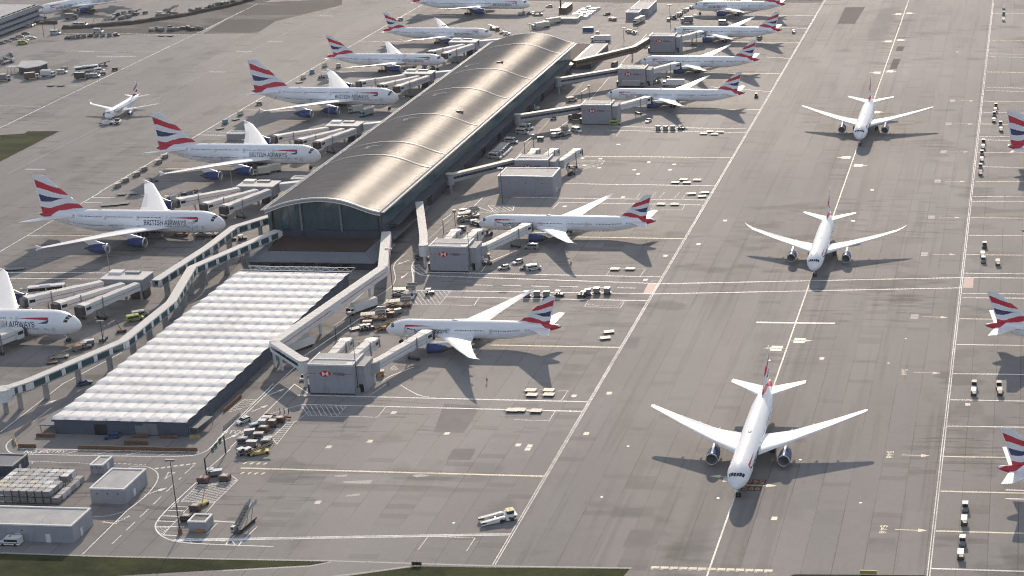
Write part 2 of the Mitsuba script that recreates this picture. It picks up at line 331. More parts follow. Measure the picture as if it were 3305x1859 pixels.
def build_fin(t, n=10):
    """upright fin; uv = (0 leading edge .. 1 trailing edge, 0 root .. 1 tip)"""
    F = t['fin']; z0, z1 = F[0][3], F[-1][3]; v, uv, fs = [], [], []
    zs = np.unique(np.r_[np.linspace(z0 - .8, z1, 9), [q[3] for q in F], z1 - .25, z1 - .08])
    q = [k[3] for k in F]; prof = [(a, b*.036) for a, b in ((1, .12), (.7, .75), (.4, 1), (.15, .8), (.04, .45), (0, 0))]
    loop = prof + [(a, -b) for a, b in prof[-2::-1]]
    for z in zs:
        le, ch = np.interp(z, q, [k[1] for k in F]), np.interp(z, q, [k[2] for k in F])
        e = .5 if z > z1 - .05 else 1; rnd = .55*max(0, (z - z1 + .3)/.3)
        for a, b in loop:
            v.append((-(le + rnd + a*(ch - rnd)), b*ch*e, z)); uv.append((a, (z - z0)/(z1 - z0)))
    k = len(loop)
    for i in range(len(zs) - 1):
        for j in range(k - 1):
            a = i*k + j
            fs += [(a, a + 1, a + k + 1), (a, a + k + 1, a + k)]
    top = (len(zs) - 1)*k
    fs += [(top, top + j, top + j + 1) for j in range(1, k - 1)]
    m = trimesh.Trimesh(v, fs, process=False); m.fix_normals()
    return shape(m, 'fin', True, np.array(uv))
def lathe(prof, n=24, c=(0, 0, 0)):
    t = np.linspace(0, 2*np.pi, n, endpoint=False)
    return rings([np.c_[np.full(n, c[0] - x), c[1] + r*np.cos(t), c[2] + r*np.sin(t)] for x, r in prof])
_air = {}
def title(t, text, side, size=1.0):
    s0, ln, hgt, th = t['ttl']; m = meshkit.text_mesh(text, 1.0, .02, bold=True)
    v, f = trimesh.remesh.subdivide_to_size(np.array(m.vertices), np.array(m.faces), .35, max_iter=8)
    x = (v[:, 0] - v[:, 0].min())/np.ptp(v[:, 0]); y = v[:, 1]
    s = s0 + ln*(1 - x) if side < 0 else s0 + ln*x       # side < 0: right-hand side of the aircraft, read towards the nose
    out = []
    for a, b, c in zip(s, y, v[:, 2]):
        R = t['h']; ang = math.pi/2 - math.asin(max(-.99, min(.99, t['ttl'][3]))) - b*hgt/R
        out.append(on_hull(t, a, -side*0 + (ang if side > 0 else -ang), .015 + .02*(c > .01)))
    return trimesh.Trimesh(out, f, process=False)
def air_parts(kind, text):
    key = (kind, text)
    if key in _air: return _air[key]
    t = KIND[kind]; P = []; add = lambda nm, sh, sub=(): P.append((nm, sh, sub))
    L = t['L']; f = fuselage_form(t)
    nose = []
    tp = t['Ln']
    dbl = kind == 'double'
    for sgn in (-1, 1):                                 # cockpit windows: three panes a side
        for k in range(3):
            a0, a1 = .03 + k*.335, .335 + k*.335
            if dbl: s0, s1, a0, a1 = 2.3 + .12*k, 3.35 + .12*k, .12 + k*.36, .42 + k*.36
            else: s0, s1 = tp*(.235 + .018*k), tp*(.355 + .028*k)
            if dbl: a0, a1 = a0*1.0, a1*1.0
            nose.append(hull_patch(t, s0, s1, sgn*a0, sgn*a1, 2, 3, .025, skew=.28 if not dbl else .55))
    add('fuselage', build_fuselage(t), [('cockpit_window', shape(m, 'cockpit', True)) for m in nose])
    wins = []
    for v, s0, s1 in t['win']:
        th = math.acos(v)
        s = s0
        while s < s1:
            if int(s/11.3) != int((s + 1.2)/11.3): s += 1.5
            for sg in (1, -1): wins.append(hull_patch(t, s, s + .30, sg*(th - .20/t['h']), sg*(th + .20/t['h']), 1, 1, .02))
            s += .54
    add('window_row', shape(cat_(wins), 'gloss_dark'), 'stuff')
    doors = []
    for v, s0, s1 in t['win']:
        th = math.acos(v) + .1
        for s in np.linspace(s0 - 2.2, s1 + 1.0, 4):
            for sg in (1, -1): doors.append(hull_patch(t, s, s + 1.05, sg*(th - .95/t['h']), sg*(th + .95/t['h']), 1, 3, .02))
    for m in doors: add('door', shape(m, 'door_grey', True))
    for sg in (1, -1):
        w = surface(t['wing'], sg)
        sub = []
        for yy in (.33, .52, .70):                       # flap track fairings
            y = t['wing'][-1][0]*yy
            le, ch, z = (np.interp(y, [q[0] for q in t['wing']], [q[i] for q in t['wing']]) for i in (1, 2, 3))
            sub.append(('flap_fairing', shape(rings([np.c_[np.full(8, -(le + ch*a)), sg*y + b*.34*np.cos(np.arange(8)*np.pi/4), z - .12 - d + b*.40*np.sin(np.arange(8)*np.pi/4)] for a, b, d in ((.5, .1, .0), (.7, .9, .25), (.92, 1, .3), (1.08, .7, .2), (1.2, .08, .12))], caps=True), 'wing', 40)))
        yk = t['wing'][1][0]
        for (ya, yb) in ((t['w'] + .6, yk*.94), (yk*1.12, t['wing'][-1][0]*.72)):   # flap panels lying just proud of the upper skin near the trailing edge
            g = []
            for y in (ya, yb):
                le, ch, z, k = (np.interp(y, [q[0] for q in t['wing']], [q[i] for q in t['wing']]) for i in (1, 2, 3, 4))
                g.append([(-(le + ch*a), sg*y, z + np.interp(a, [0, .2, .45, .75, 1], [0, 1, .95, .45, 0])*k*ch*.55 + (1 - a)*.035*ch + .03) for a in (.76, .86, .985)])
            m = rings(g, closed=False)
            if m.face_normals[0][2] < 0: m.invert()
            sub.append(('flap', shape(m, 'door_grey')))
        if t['fence']:
            y, s, c, z, k = t['wing'][-1]
            sub.append(('winglet', shape(prism([(0, 0), (2.9, 1.15), (3.5, 1.15), (2.6, 0), (3.3, -1.0), (2.8, -1.0)], -.06, .06).apply_transform(np.array([[-1, 0, 0, -s], [0, 0, 1, sg*(y + .06)], [0, 1, 0, z + .1], [0, 0, 0, 1.0]])), 'wing')))
        add('wing', shape(w, 'wing', 35), sub)
        add('tailplane', shape(surface([(y, s, c, z, .1) for y, s, c, z in t['tail']], sg), 'wing', 35))
    add('fin', build_fin(t))
    for y, s, z in t['eng']:
        for sg in (1, -1):
            r, l = t['er'], t['el']; c = (-s, sg*y, z)
            outer = lathe([(.30, r*.965), (.6, r*1.0), (l*.35, r*1.03), (l*.62, r*.98), (l*.86, r*.84), (l, r*.72), (l, r*.68), (l*.8, r*.66)], 26, c)
            sub = [('inlet_lip', shape(lathe([(1.0, r*.80), (.45, r*.80), (.12, r*.83), (.0, r*.885), (.07, r*.93), (.30, r*.967)], 26, c), 'silver', True)),
                   ('fan', shape(cat_(lathe([(1.0, .01), (1.0, r*.82)], 26, c), lathe([(.55, .01), (.7, .2*r), (1.0, .30*r)], 14, c)), 'dark_metal', 30)),
                   ('exhaust_cone', shape(lathe([(l*.78, r*.66), (l*1.02, r*.55), (l*1.16, r*.42), (l*1.17, r*.34), (l*1.45, .03)], 18, c), 'dark_metal', 40))]
            zw = np.interp(y, [q[0] for q in t['wing']], [q[3] for q in t['wing']]); sw = np.interp(y, [q[0] for q in t['wing']], [q[1] for q in t['wing']])
            pts = [(-(s + .9), z + r*.98), (-(s + l*.45), z + r*1.30), (-(sw + .6), zw + .30), (-(sw + 5.0), zw - .05), (-(s + l*1.05), z + r*.70), (-(s + 1.5), z + r*.85)]
            pol = Polygon(pts).buffer(0)
            py = prism(pol, -.24, .24).apply_transform(np.array([[1, 0, 0, 0], [0, 0, 1, sg*y], [0, 1, 0, 0], [0, 0, 0, 1.0]])); py.fix_normals()
            sub.append(('pylon', shape(py, 'wing')))
            add('engine', shape(outer, 'navy', True), sub)
    for gi, (s, y) in enumerate(t['gear']):
        rw = .62 if kind != 'small' else .5
        zb = f(s)[0] - f(s)[1] + .6
        for sg in ((1,) if gi == 0 else (1, -1)):
            yy = 0 if gi == 0 else sg*y*.92
            top = (-s, yy, max(zb, 3.4 if gi else zb))
            strut = cat_(cyl((-s, yy, rw), top, .16, .22, 8), cyl((-s + .1, yy, rw + .3), (-s - 1.6, yy, top[2]), .08, .08, 6))
            ax = (0,) if gi == 0 or kind == 'small' else ((-1.5, 0, 1.5) if kind.startswith('wide') or dbl else (-.75, .75))
            sub = []
            for dx in ax:
                for dy in (-.42, .42): sub.append(('wheel', shape(cyl((-s + dx, yy + dy - .2, rw), (-s + dx, yy + dy + .2, rw), rw, rw, 14), 'rubber')))
            add('nose_gear' if gi == 0 else 'main_gear', shape(strut, 'silver'), sub)
    top = lambda s: f(s)[0] + f(s)[1]
    sd = L*(.40 if not dbl else .66)
    add('antenna_dome', shape(rings([[(-sd - 1.3 + 2.6*a + .0, .55*b*math.cos(q), top(sd) - .12 + .34*b*max(math.sin(q), 0)) for q in np.linspace(0, np.pi, 9)] for a, b in ((0, .05), (.15, .6), (.4, 1), (.6, 1), (.85, .6), (1, .05))], closed=False), 'door_grey', True))
    add('auxiliary_exhaust', shape(cyl((-L + .12, 0, f(L - .1)[0]), (-L - .12, 0, f(L)[0]), f(L - .1)[1]*.8, f(L)[1]*.62, 14), 'dark_metal'))
    if text:
        for sg in (1, -1): add('title_lettering', shape(title(t, text, sg), 'title_blue'))
    _air[key] = P
    return P
def airliner(kind, x, y, deg, label, group=None, text='BRITISH AIRWAYS', name='airliner', skip=()):
    k = thing(name, label, 'airliner', group); tw = RT(x, y, 0, deg)
    for nm, sh, sub in air_parts(kind, text):
        if nm in skip: continue
        pk = part(k, nm, sh, None, tw=tw, kind='stuff' if sub == 'stuff' else None)
        if isinstance(sub, list):
            for n2, s2 in sub: part(pk, n2, s2, None, tw=tw)
    return k
# ---------------------------------------------------------------- ground, grass, painted lines
_gx = np.unique(np.r_[-4000, -2500, -1500, np.arange(-1000, 301, 50), 800, 1500, 2500, 4000]); _gy = np.unique(np.r_[-1000, -300, 100, np.arange(300, 1301, 50), 1600, 2200, 3500, 6000])
_gm = rings([[(x, y, 0) for x in _gx] for y in _gy], closed=False)
if _gm.face_normals[0][2] < 0: _gm.invert()
struct('apron_ground', _gm, 'ground')
GROUND = 'apron_ground'
def paint(geom, m, z=.03, name='painted_line'): return part(GROUND, name, flats(geom, z), m)
def line(p, q, w=.32, m='line_white', z=.03):
    w = w*(1 + .95*abs(q[0] - p[0])/(math.hypot(q[0] - p[0], q[1] - p[1]) + 1e-6))
    return paint(LineString([p, q]).buffer(w/2, cap_style=2), m, z)
def pline(pts, w=.28, m='line_white', closed=False):
    pts = list(pts) + ([pts[0]] if closed else [])
    return paint(LineString(pts).buffer(w/2, cap_style=2, join_style=2), m)
def curve(pts, w=.28, m='line_white'):
    """smooth line through the points"""
    p = np.array(pts, float)
    for _ in range(3):
        q = [p[0]]
        for a, b in zip(p[:-1], p[1:]): q += [a*.75 + b*.25, a*.25 + b*.75]
        p = np.array(q + [p[-1]])
    return pline([tuple(x) for x in p], w, m)
def dashes(p, q, on, off, w=.25, m='line_white'):
    p, q = np.array(p), np.array(q); L = np.linalg.norm(q - p); d = (q - p)/L; s = 0
    while s < L: line(p + d*s, p + d*min(s + on, L), w, m); s += on + off
def hatch(poly, ang, step, w=.22, m='line_white', edge=True):
    P = Polygon(poly); c = np.array(P.centroid.coords[0]); a = math.radians(ang); d = np.array([math.cos(a), math.sin(a)]); n = np.array([-d[1], d[0]])
    g = []
    for k in np.arange(-60, 60, step):
        s = LineString([c + n*k - d*80, c + n*k + d*80]).intersection(P)
        if s.length > .3: g.append(s.buffer(w/2, cap_style=2))
    from shapely import union_all
    if g: paint(union_all(g), m, .016, 'hatched_marking')
    if edge: pline(poly, w*1.1, m, closed=True)
for x in (-127.3, -22.1):                                # double edge lines of the taxiway
    for dx in (-.30, .30): line((x + dx, 371), (x + dx, 1500), .26)
line((-74.8, 330), (-74.8, 1500), .46, 'line_cream')
LW = [   # lines across the stands: west of the taxiway
 ((-211.1, 378.2), (-127.6, 386.0), .3), ((-215.7, 467.0), (-127.7, 466.8), .32), ((-211.8, 460.5), (-127.7, 460.0), .32),
 ((-213.2, 556.1), (-126.5, 556.7), .32), ((-197.8, 550.4), (-127.4, 550.1), .3), ((-212.2, 570.8), (-127.7, 566.9), .32), ((-211.9, 574.3), (-127.5, 573.6), .3),
 ((-206.2, 663.2), (-127.8, 663.2), .3), ((-186.7, 657.4), (-127.4, 656.6), .3), ((-190.6, 682.9), (-127.4, 682.6), .3),
 ((-189.9, 766.1), (-127.1, 765.2), .3), ((-189.6, 773.0), (-128.7, 771.5), .3), ((-159.4, 850.8), (-127.2, 841.8), .3), ((-145.4, 995.7), (-128.3, 992.6), .3), ((-140.7, 918.4), (-128.1, 915.7), .3),
 ((-127.2, 566.6), (-22.4, 578.0), .32), ((-126.5, 556.7), (-22.0, 567.8), .32)]
for p, q, w in LW: line(p, q, w)
p = (-211.1, 378.2); line((p[0], p[1] + .7), (-127.6, 386.7), .22)
LY = [((-211.5, 418.7), (-127.7, 418.4), .36), ((-169.5, 508.5), (-127.8, 508.6), .36), ((-173.1, 615.4), (-127.4, 615.2), .36), ((-192.4, 723.7), (-127.3, 724.0), .36),
 ((-162.3, 805.7), (-127.5, 806.3), .4), ((-168.8, 880.2), (-132.7, 880.4), .4), ((-166.0, 955.7), (-143.4, 954.8), .4), ((-157.0, 1029.9), (-127.7, 1029.6), .35), ((-146.0, 954.7), (-127.7, 954.6), .35), ((-135.2, 880.9), (-127.5, 880.5), .35)]
for p, q, w in LY: line(p, q, w, 'line_yellow')
for p, q, y in [((-22.7, 1039.8), (-2.8, 1038.4), 0), ((-20.9, 963.9), (-2.4, 963.5), 1), ((-20.9, 930.6), (-2.2, 929.0), 0), ((-20.7, 923.2), (-2.2, 922.6), 0), ((-21.2, 887.9), (-2.0, 888.0), 1), ((-20.7, 854.5), (-1.9, 853.9), 0),
   ((-20.9, 847.7), (-1.8, 847.3), 0), ((-21.3, 827.0), (-1.7, 826.7), 1), ((-21.3, 805.0), (-1.6, 805.0), 0), ((-21.4, 784.5), (-1.5, 784.1), 1), ((-21.4, 763.2), (-1.4, 763.1), 0), ((-21.5, 757.2), (-1.4, 756.9), 0),
   ((-21.2, 736.8), (-1.3, 737.0), 1), ((-21.1, 714.8), (-1.2, 714.7), 0), ((-21.0, 693.6), (-1.1, 693.9), 1), ((-21.4, 672.7), (-0.9, 672.9), 0), ((-21.4, 666.2), (-0.9, 666.6), 0), ((-21.3, 645.4), (-0.8, 645.7), 1),
   ((-21.5, 624.3), (-0.7, 624.8), 0), ((-21.5, 602.3), (-0.6, 602.7), 1), ((-21.5, 582.6), (-0.5, 582.8), 0), ((-21.8, 578.1), (-0.5, 578.6), 0), ((-21.4, 562.3), (-0.4, 562.9), 0), ((-21.4, 558.2), (-0.4, 558.8), 0),
   ((-21.6, 538.8), (-0.3, 538.9), 1), ((-21.5, 516.5), (-0.2, 516.8), 0), ((-21.5, 493.2), (-0.0, 493.7), 0), ((-21.5, 473.9), (0.1, 474.1), 0), ((-21.6, 455.7), (0.2, 456.1), 0), ((-21.6, 436.2), (0.3, 436.5), 1),
   ((-21.4, 415.6), (0.4, 415.7), 1), ((-4.5, 417.3), (0.4, 417.2), 0), ((-4.4, 412.4), (0.4, 412.3), 0), ((-21.5, 394.0), (0.5, 394.0), 1), ((-21.6, 375.3), (0.6, 375.2), 0)]:
    line(p, (40, p[1] + (q[1] - p[1])*(40 - p[0])/(q[0] - p[0])), .34 if y else .3, 'line_yellow' if y else 'line_white')
# west side of the terminal: double apron edge, stand lines, the far taxiway's centre line
for a, b in [((-379.6, 662.7), (-377.8, 1062.6)), ((-378.8, 588.5), (-379.1, 662.7))]: line(a, b, .5)
line((-478.5, 759.0), (-481.8, 977.8), .5); line((-481.8, 977.8), (-483.5, 1055.3), .45)
dashes((-432.7, 686.7), (-428.6, 1054.7), 60, .5, .3, 'line_faded')
for p, q, m in [((-502.5, 800.1), (-480.9, 798.9), 'line_faded'), ((-550.0, 920.9), (-481.8, 919.2), 'line_faded'), ((-560.9, 966.1), (-478.7, 964.3), 'line_white'), ((-496.1, 842.5), (-480.8, 840.2), 'line_faded'), ((-379.4, 750.8), (-365.0, 750.9), 'line_white'),
   ((-377.4, 756.1), (-367.2, 755.9), 'line_faded'), ((-379.0, 796.5), (-349.1, 795.9), 'line_yellow'), ((-379.2, 655.5), (-369.2, 655.6), 'line_white'), ((-378.4, 648.8), (-371.2, 648.7), 'line_white'), ((-379.0, 606.8), (-352.4, 608.1), 'line_yellow'), ((-368.4, 697.4), (-354.0, 698.1), 'line_yellow'),
   ((-366.1, 566.8), (-327.3, 568.0), 'line_white'), ((-358.7, 561.0), (-324.6, 561.8), 'line_white'), ((-349.8, 551.3), (-334.5, 551.4), 'line_yellow'), ((-371.2, 876.3), (-341.4, 876.7), 'line_yellow'), ((-377.3, 1024.5), (-345.8, 1023.8), 'line_yellow'), ((-377.6, 950.5), (-349.1, 950.4), 'line_yellow')]:
    line(p, q, .32, m)
for c in [(-433.2, 922.1), (-426.2, 873.7), (-425.0, 1019.9), (-426.1, 947.2), (-505.3, 906.6), (-498.7, 906.8), (-492.5, 908.0), (-424.1, 693.4), (-522.2, 919.1)]:
    paint(Polygon([(c[0] - 4.5, c[1] - .9), (c[0] + 4.5, c[1] - .9), (c[0] + 4.5, c[1] + .9), (c[0] - 4.5, c[1] + .9)]), 'line_faded', .02, 'painted_box')
# service road along the stands and round the membrane-roofed hall
dashes((-191.4, 562.4), (-133.7, 562.0), 6.5, 3.6)
curve([(-224.4, 595.1), (-220.9, 587.3), (-220.2, 580.2), (-215.5, 569.3), (-213.0, 561.4), (-213.5, 554.1), (-217.2, 541.2)], .45)
curve([(-226.8, 595.0), (-227.6, 581.9), (-223.0, 571.7), (-220.6, 565.7), (-219.7, 557.1), (-222.0, 547.9)], .3)
line((-217.5, 541.8), (-225.6, 496.2), .35); line((-227.9, 543.8), (-227.5, 552.8), .3)
line((-224.8, 496.2), (-225.4, 447.8), .35); line((-219.7, 475.1), (-219.9, 431.0), .35); line((-226.3, 474.7), (-225.9, 435.8), .3)
line((-219.1, 662.6), (-218.9, 632.7), .35); line((-218.4, 975.2), (-213.3, 792.5), .3)
line((-213.3, 792.5), (-217.2, 759.2), .3); line((-228.8, 946.8), (-221.9, 717.9), .28, 'line_faded'); line((-222.4, 662.5), (-224.1, 597.3), .28, 'line_faded')
curve([(-284.2, 433.5), (-284.3, 429.6), (-280.5, 424.4), (-276.7, 423.7), (-255.9, 424.0), (-228.6, 424.5), (-225.4, 428.2), (-225.5, 433.3)], .38)
line((-225.5, 433.3), (-226.2, 451.3), .35); line((-290.2, 437.1), (-290.4, 471.4), .3); line((-290.5, 471.1), (-284.7, 496.4), .3)
line((-284.5, 454.3), (-284.6, 444.6), .3); curve([(-285.3, 594.4), (-292.0, 573.9), (-288.6, 563.0), (-284.5, 555.2), (-282.3, 544.9), (-285.6, 532.2)], .32)
dashes((-234.8, 417.0), (-225.0, 420.8), 1.0, .6, .45); dashes((-247.9, 419.5), (-238.4, 419.3), .9, .6, .2)
dashes((-225.4, 375.9), (-225.1, 412.4), 4.4, 2.6, .26); line((-225.2, 414.5), (-225.0, 420.8), .26)
line((-230.1, 370.3), (-230.4, 393.2), .26); curve([(-230.4, 393.2), (-229.3, 401.0), (-230.2, 409.4), (-232.6, 414.8), (-237.7, 418.6), (-241.6, 418.1), (-242.3, 416.6)], .3)
curve([(-237.8, 389.2), (-234.2, 389.8), (-231.7, 391.7), (-230.4, 393.2)], .2); line((-233.8, 386.9), (-229.5, 386.1), .25, 'line_yellow')
curve([(-270.2, 418.3), (-270.4, 419.3), (-272.3, 419.4), (-264.1, 419.5), (-254.1, 419.2)], .2)
curve([(-219.7, 409.6), (-220.6, 388.4), (-217.4, 382.3), (-211.2, 377.8), (-201.7, 377.0), (-184.6, 376.8)], .36)
pline([(-219.5, 409.6), (-217.0, 407.8), (-212.4, 409.6), (-209.2, 411.7), (-212.3, 414.3), (-220.6, 417.8)], .25)
line((-219.5, 430.2), (-220.2, 417.0), .3); hatch([(-218.6, 408.1), (-209.2, 411.3), (-209.6, 398.8), (-218.7, 399.0)], 24, 1.0, .2)
line((-209.6, 398.8), (-209.3, 392.2), .25); line((-219.5, 399.3), (-219.5, 394.9), .25); pline([(-219.4, 396.0), (-215.2, 395.9), (-214.9, 381.0)], .2)
for a, b in [((-219.7, 393.8), (-215.5, 393.8)), ((-219.9, 390.9), (-215.1, 390.8)), ((-219.7, 388.1), (-215.1, 388.0)), ((-218.9, 385.3), (-211.4, 385.4)), ((-214.9, 381.0), (-211.3, 380.9))]: line(a, b, .2)
hatch([(-218.5, 384.6), (-215.0, 384.8), (-215.5, 381.3), (-217.0, 382.3)], 60, .8, .16); hatch([(-210.9, 379.2), (-205.8, 379.3), (-204.1, 377.2), (-209.8, 377.6)], -50, 1.6, .2, edge=False)
hatch([(-197.2, 379.1), (-193.5, 379.2), (-193.4, 376.8), (-196.9, 376.9)], -50, 1.5, .2); line((-205.4, 388.9), (-198.7, 388.5), .25); line((-204.1, 382.3), (-203.9, 387.9), .22); line((-208.4, 379.7), (-197.8, 378.9), .22); line((-196.9, 376.9), (-196.6, 383.1), .22); line((-193.6, 377.1), (-193.0, 386.7), .22)
hatch([(-278.5, 426.8), (-228.2, 427.6), (-228.1, 425.1), (-279.1, 424.0)], 35, 5.0, .22, edge=False); line((-278.5, 427.0), (-227.4, 427.7), .2)
hatch([(-230.1, 462.8), (-226.5, 463.2), (-226.7, 458.7), (-230.5, 453.9), (-231.0, 456.6)], 20, 1.4, .2); hatch([(-212.0, 460.5), (-198.0, 460.3), (-197.9, 452.9), (-206.5, 452.9), (-208.0, 455.1)], -56, 1.25, .2)
pline([(-197.9, 452.9), (-186.1, 452.9), (-186.1, 460.0)], .26); hatch([(-208.8, 448.6), (-207.8, 433.8), (-211.0, 437.9), (-210.7, 448.1)], 10, 1.3, .18); line((-207.5, 455.1), (-208.6, 448.2), .22); curve([(-219.1, 452.2), (-211.8, 460.5), (-209.8, 460.3)], .3)
curve([(-187.4, 476.0), (-183.2, 472.1), (-178.6, 468.2), (-175.7, 467.8)], .3); pline([(-193.8, 467.8), (-191.9, 476.5)], .28); pline([(-219.9, 475.1), (-211.8, 467.4)], .3)
hatch([(-213.1, 552.8), (-207.6, 556.6), (-197.8, 556.8), (-197.4, 542.8), (-206.2, 542.4), (-210.1, 548.5)], -58, 1.35, .22)
pline([(-197.4, 542.8), (-185.5, 542.8), (-185.8, 550.3)], .26); hatch([(-219.9, 580.2), (-218.3, 582.4), (-212.6, 574.3), (-213.1, 570.8), (-217.3, 574.7)], -50, 1.3, .2); line((-218.0, 576.1), (-212.1, 570.6), .25); hatch([(-213.8, 652.3), (-203.0, 652.0), (-201.8, 646.0), (-208.4, 643.2)], -50, 1.5, .2)
pline([(-218.9, 651.2), (-209.4, 644.0), (-218.1, 641.9)], .25); pline([(-186.7, 649.3), (-186.4, 657.1)], .28); pline([(-147.6, 650.2), (-147.0, 656.2)], .22); pline([(-146.8, 650.2), (-135.1, 649.9), (-135.3, 656.4)], .2); pline([(-147.6, 574.7), (-147.4, 580.9), (-135.1, 581.5), (-135.4, 574.3)], .2)
pline([(-147.8, 549.3), (-147.8, 543.8), (-135.4, 542.8), (-135.4, 549.9)], .2); pline([(-147.0, 547.8), (-147.3, 545.3), (-136.7, 544.6), (-135.9, 549.0)], .14); pline([(-148.1, 377.2), (-147.9, 384.1), (-135.9, 383.9), (-136.0, 377.3)], .22)
pline([(-138.9, 473.9), (-135.6, 474.4), (-135.8, 467.3)], .2); pline([(-145.9, 453.4), (-135.7, 453.0), (-135.6, 459.9)], .2); pline([(-186.0, 765.1), (-186.2, 758.2), (-188.0, 759.3)], .25); pline([(-135.9, 774.0), (-134.4, 770.6)], .2); pline([(-130.3, 568.1), (-129.8, 570.1), (-128.3, 569.8)], .22)
for a, b in [((-156.6, 664.6), (-156.4, 672.6)), ((-150.6, 665.7), (-150.2, 672.9)), ((-147.3, 665.5), (-146.7, 673.1)), ((-141.2, 664.4), (-140.7, 673.3)), ((-137.9, 664.2), (-137.5, 673.5))]: line(a, b, .18)
hatch([(-194.0, 716.0), (-182.0, 717.2), (-181.8, 711.5), (-190.2, 701.2)], 48, 2.6, .2); line((-192.9, 482.2), (-188.0, 489.7), .3); line((-193.7, 585.7), (-188.1, 596.8), .32); line((-193.1, 575.9), (-193.3, 584.3), .28); line((-193.9, 478.1), (-192.9, 482.2), .3)
# pink painted boxes where the crossing road meets the edge lines
for p in ([(-131.0, 566.7), (-127.2, 566.6), (-127.0, 556.7), (-130.7, 556.9)], [(-21.3, 578.0), (-18.0, 577.8), (-17.9, 568.0), (-21.5, 567.9)]): paint(Polygon(p), 'pink_box', .013, 'painted_box')
line((-87.8, 532.2), (-61.9, 532.6), .6)
# yellow arrows and stand numbers on the taxiway
def arrow(tail, head, w=.3, m='line_yellow', hl=2.4, hw=1.0):
    t, h = np.array(tail), np.array(head); L = np.linalg.norm(h - t); d = (h - t)/L; n = np.array([-d[1], d[0]]); b = h - d*hl
    paint(Polygon([t + n*w/2, b + n*w/2, b + n*hw, h, b - n*hw, b - n*w/2, t - n*w/2]), m, .034, 'painted_arrow')
def ground_text(text, x, y, h, deg=0, m='line_yellow', plate=None):
    """painted characters, centred at x, y; deg turns them; plate = colour of a painted panel behind"""
    t = meshkit.text_mesh(text, h, .004, bold=True); c = (t.bounds[0] + t.bounds[1])/2; t.apply_translation(-c)
    w, hh = t.bounds[1][0] + .35, t.bounds[1][1] + .35
    t.apply_transform(trimesh.transformations.rotation_matrix(math.radians(deg), [0, 0, 1])); t.apply_translation((x, y, .04))
    part(GROUND, 'painted_number', t, m)
    if plate:
        a = math.radians(deg); R = np.array([[math.cos(a), -math.sin(a)], [math.sin(a), math.cos(a)]])
        paint(Polygon([(x, y) + R @ np.array(q) for q in ((-w, -hh), (w, -hh), (w, hh), (-w, hh))]), plate, .014, 'number_panel')
for a, b, s in [((-33.6, 645.3), (-25.1, 645.2), ''), ((-33.8, 602.1), (-25.1, 602.3), ''), ((-33.4, 540.0), (-25.3, 539.7), ''), ((-33.5, 493.5), (-25.3, 493.4), '546'), ((-33.4, 436.5), (-25.4, 436.4), '546'), ((-31.8, 394.1), (-23.6, 394.1), '546'),
   ((-33.5, 827.5), (-25.5, 827.1), ''), ((-33.4, 784.3), (-24.7, 784.1), ''), ((-33.5, 737.5), (-25.2, 737.2), ''), ((-33.7, 693.2), (-25.1, 693.0), '')]:
    arrow(a, b); x, y = a[0] - 2.9, a[1]
    if s: ground_text(s, x, y, 1.75, -90)
    else:
        for k in (-1, 1): paint(Polygon([(x - 1.3, y + k*1.1 - .9), (x + 1.3, y + k*1.1 - .9), (x + 1.3, y + k*1.1 + .9), (x - 1.3, y + k*1.1 + .9)]), 'line_faded', .014, 'number_panel')
def pair(x, y, side):
    """arrow pointing away from the centre line with two pale panels beside its shaft"""
    for k in (-1, 1): paint(Polygon([(x + side*1.4, y + k*.3), (x + side*5.0, y + k*.3), (x + side*5.0, y + k*2.1), (x + side*1.4, y + k*2.1)]), 'cream', .014, 'number_panel')
    arrow((x + side*.3, y), (x + side*7.6, y), .28, 'line_yellow', 2.6, .8)
for (x, y), side in [((-74.9, 1038.3), 1), ((-75.1, 1035.5), -1), ((-74.4, 963.2), 1), ((-75.3, 959.7), -1), ((-74.6, 887.5), 1), ((-75.1, 884.5), -1), ((-74.5, 714.7), 1), ((-75.6, 726.6), -1), ((-74.4, 517.3), 1), ((-75.2, 510.4), -1), ((-74.5, 804.1), 1)]: pair(-74.8, y, side)
NY = (-73.9, 416.3)[1]
ground_text('546', -70.6, NY + 1.9, 1.9, 180, 'orange', 'sign_black'); ground_text('546', -71.2, NY - 1.9, 1.9, 0, 'orange', 'sign_black'); arrow((-74, NY), (-64.5, NY), .28, 'line_yellow', 3.0, 1.0)
arrow((-75.2, NY + 4.6), (-83.5, NY + 4.6), .28, 'line_yellow', 3.0, 1.0); paint(Polygon([(-79.5, NY + 1.6), (-75.4, NY + 1.6), (-75.4, NY + 4.1), (-79.5, NY + 4.1)]), 'cream', .014, 'number_panel')
a, b = (-89.0, 372.1), (-60.6, 372.1)
for k in range(13):
    x = a[0] + (b[0] - a[0])*k/12.4; y = a[1] + (b[1] - a[1])*k/12.4
    line((x, y), (x + 2.0, y), .55, 'line_yellow'); line((x, y - .9), (x + .8, y - .9), .25, 'line_faded')
for i in range(4):
    for q in [(-211.9, 421.1), (-210.0, 415.2)]: line((q[0] + i*1.9, q[1]), (q[0] + .5 + i*1.9, q[1] + 1.2), .45, 'line_yellow')
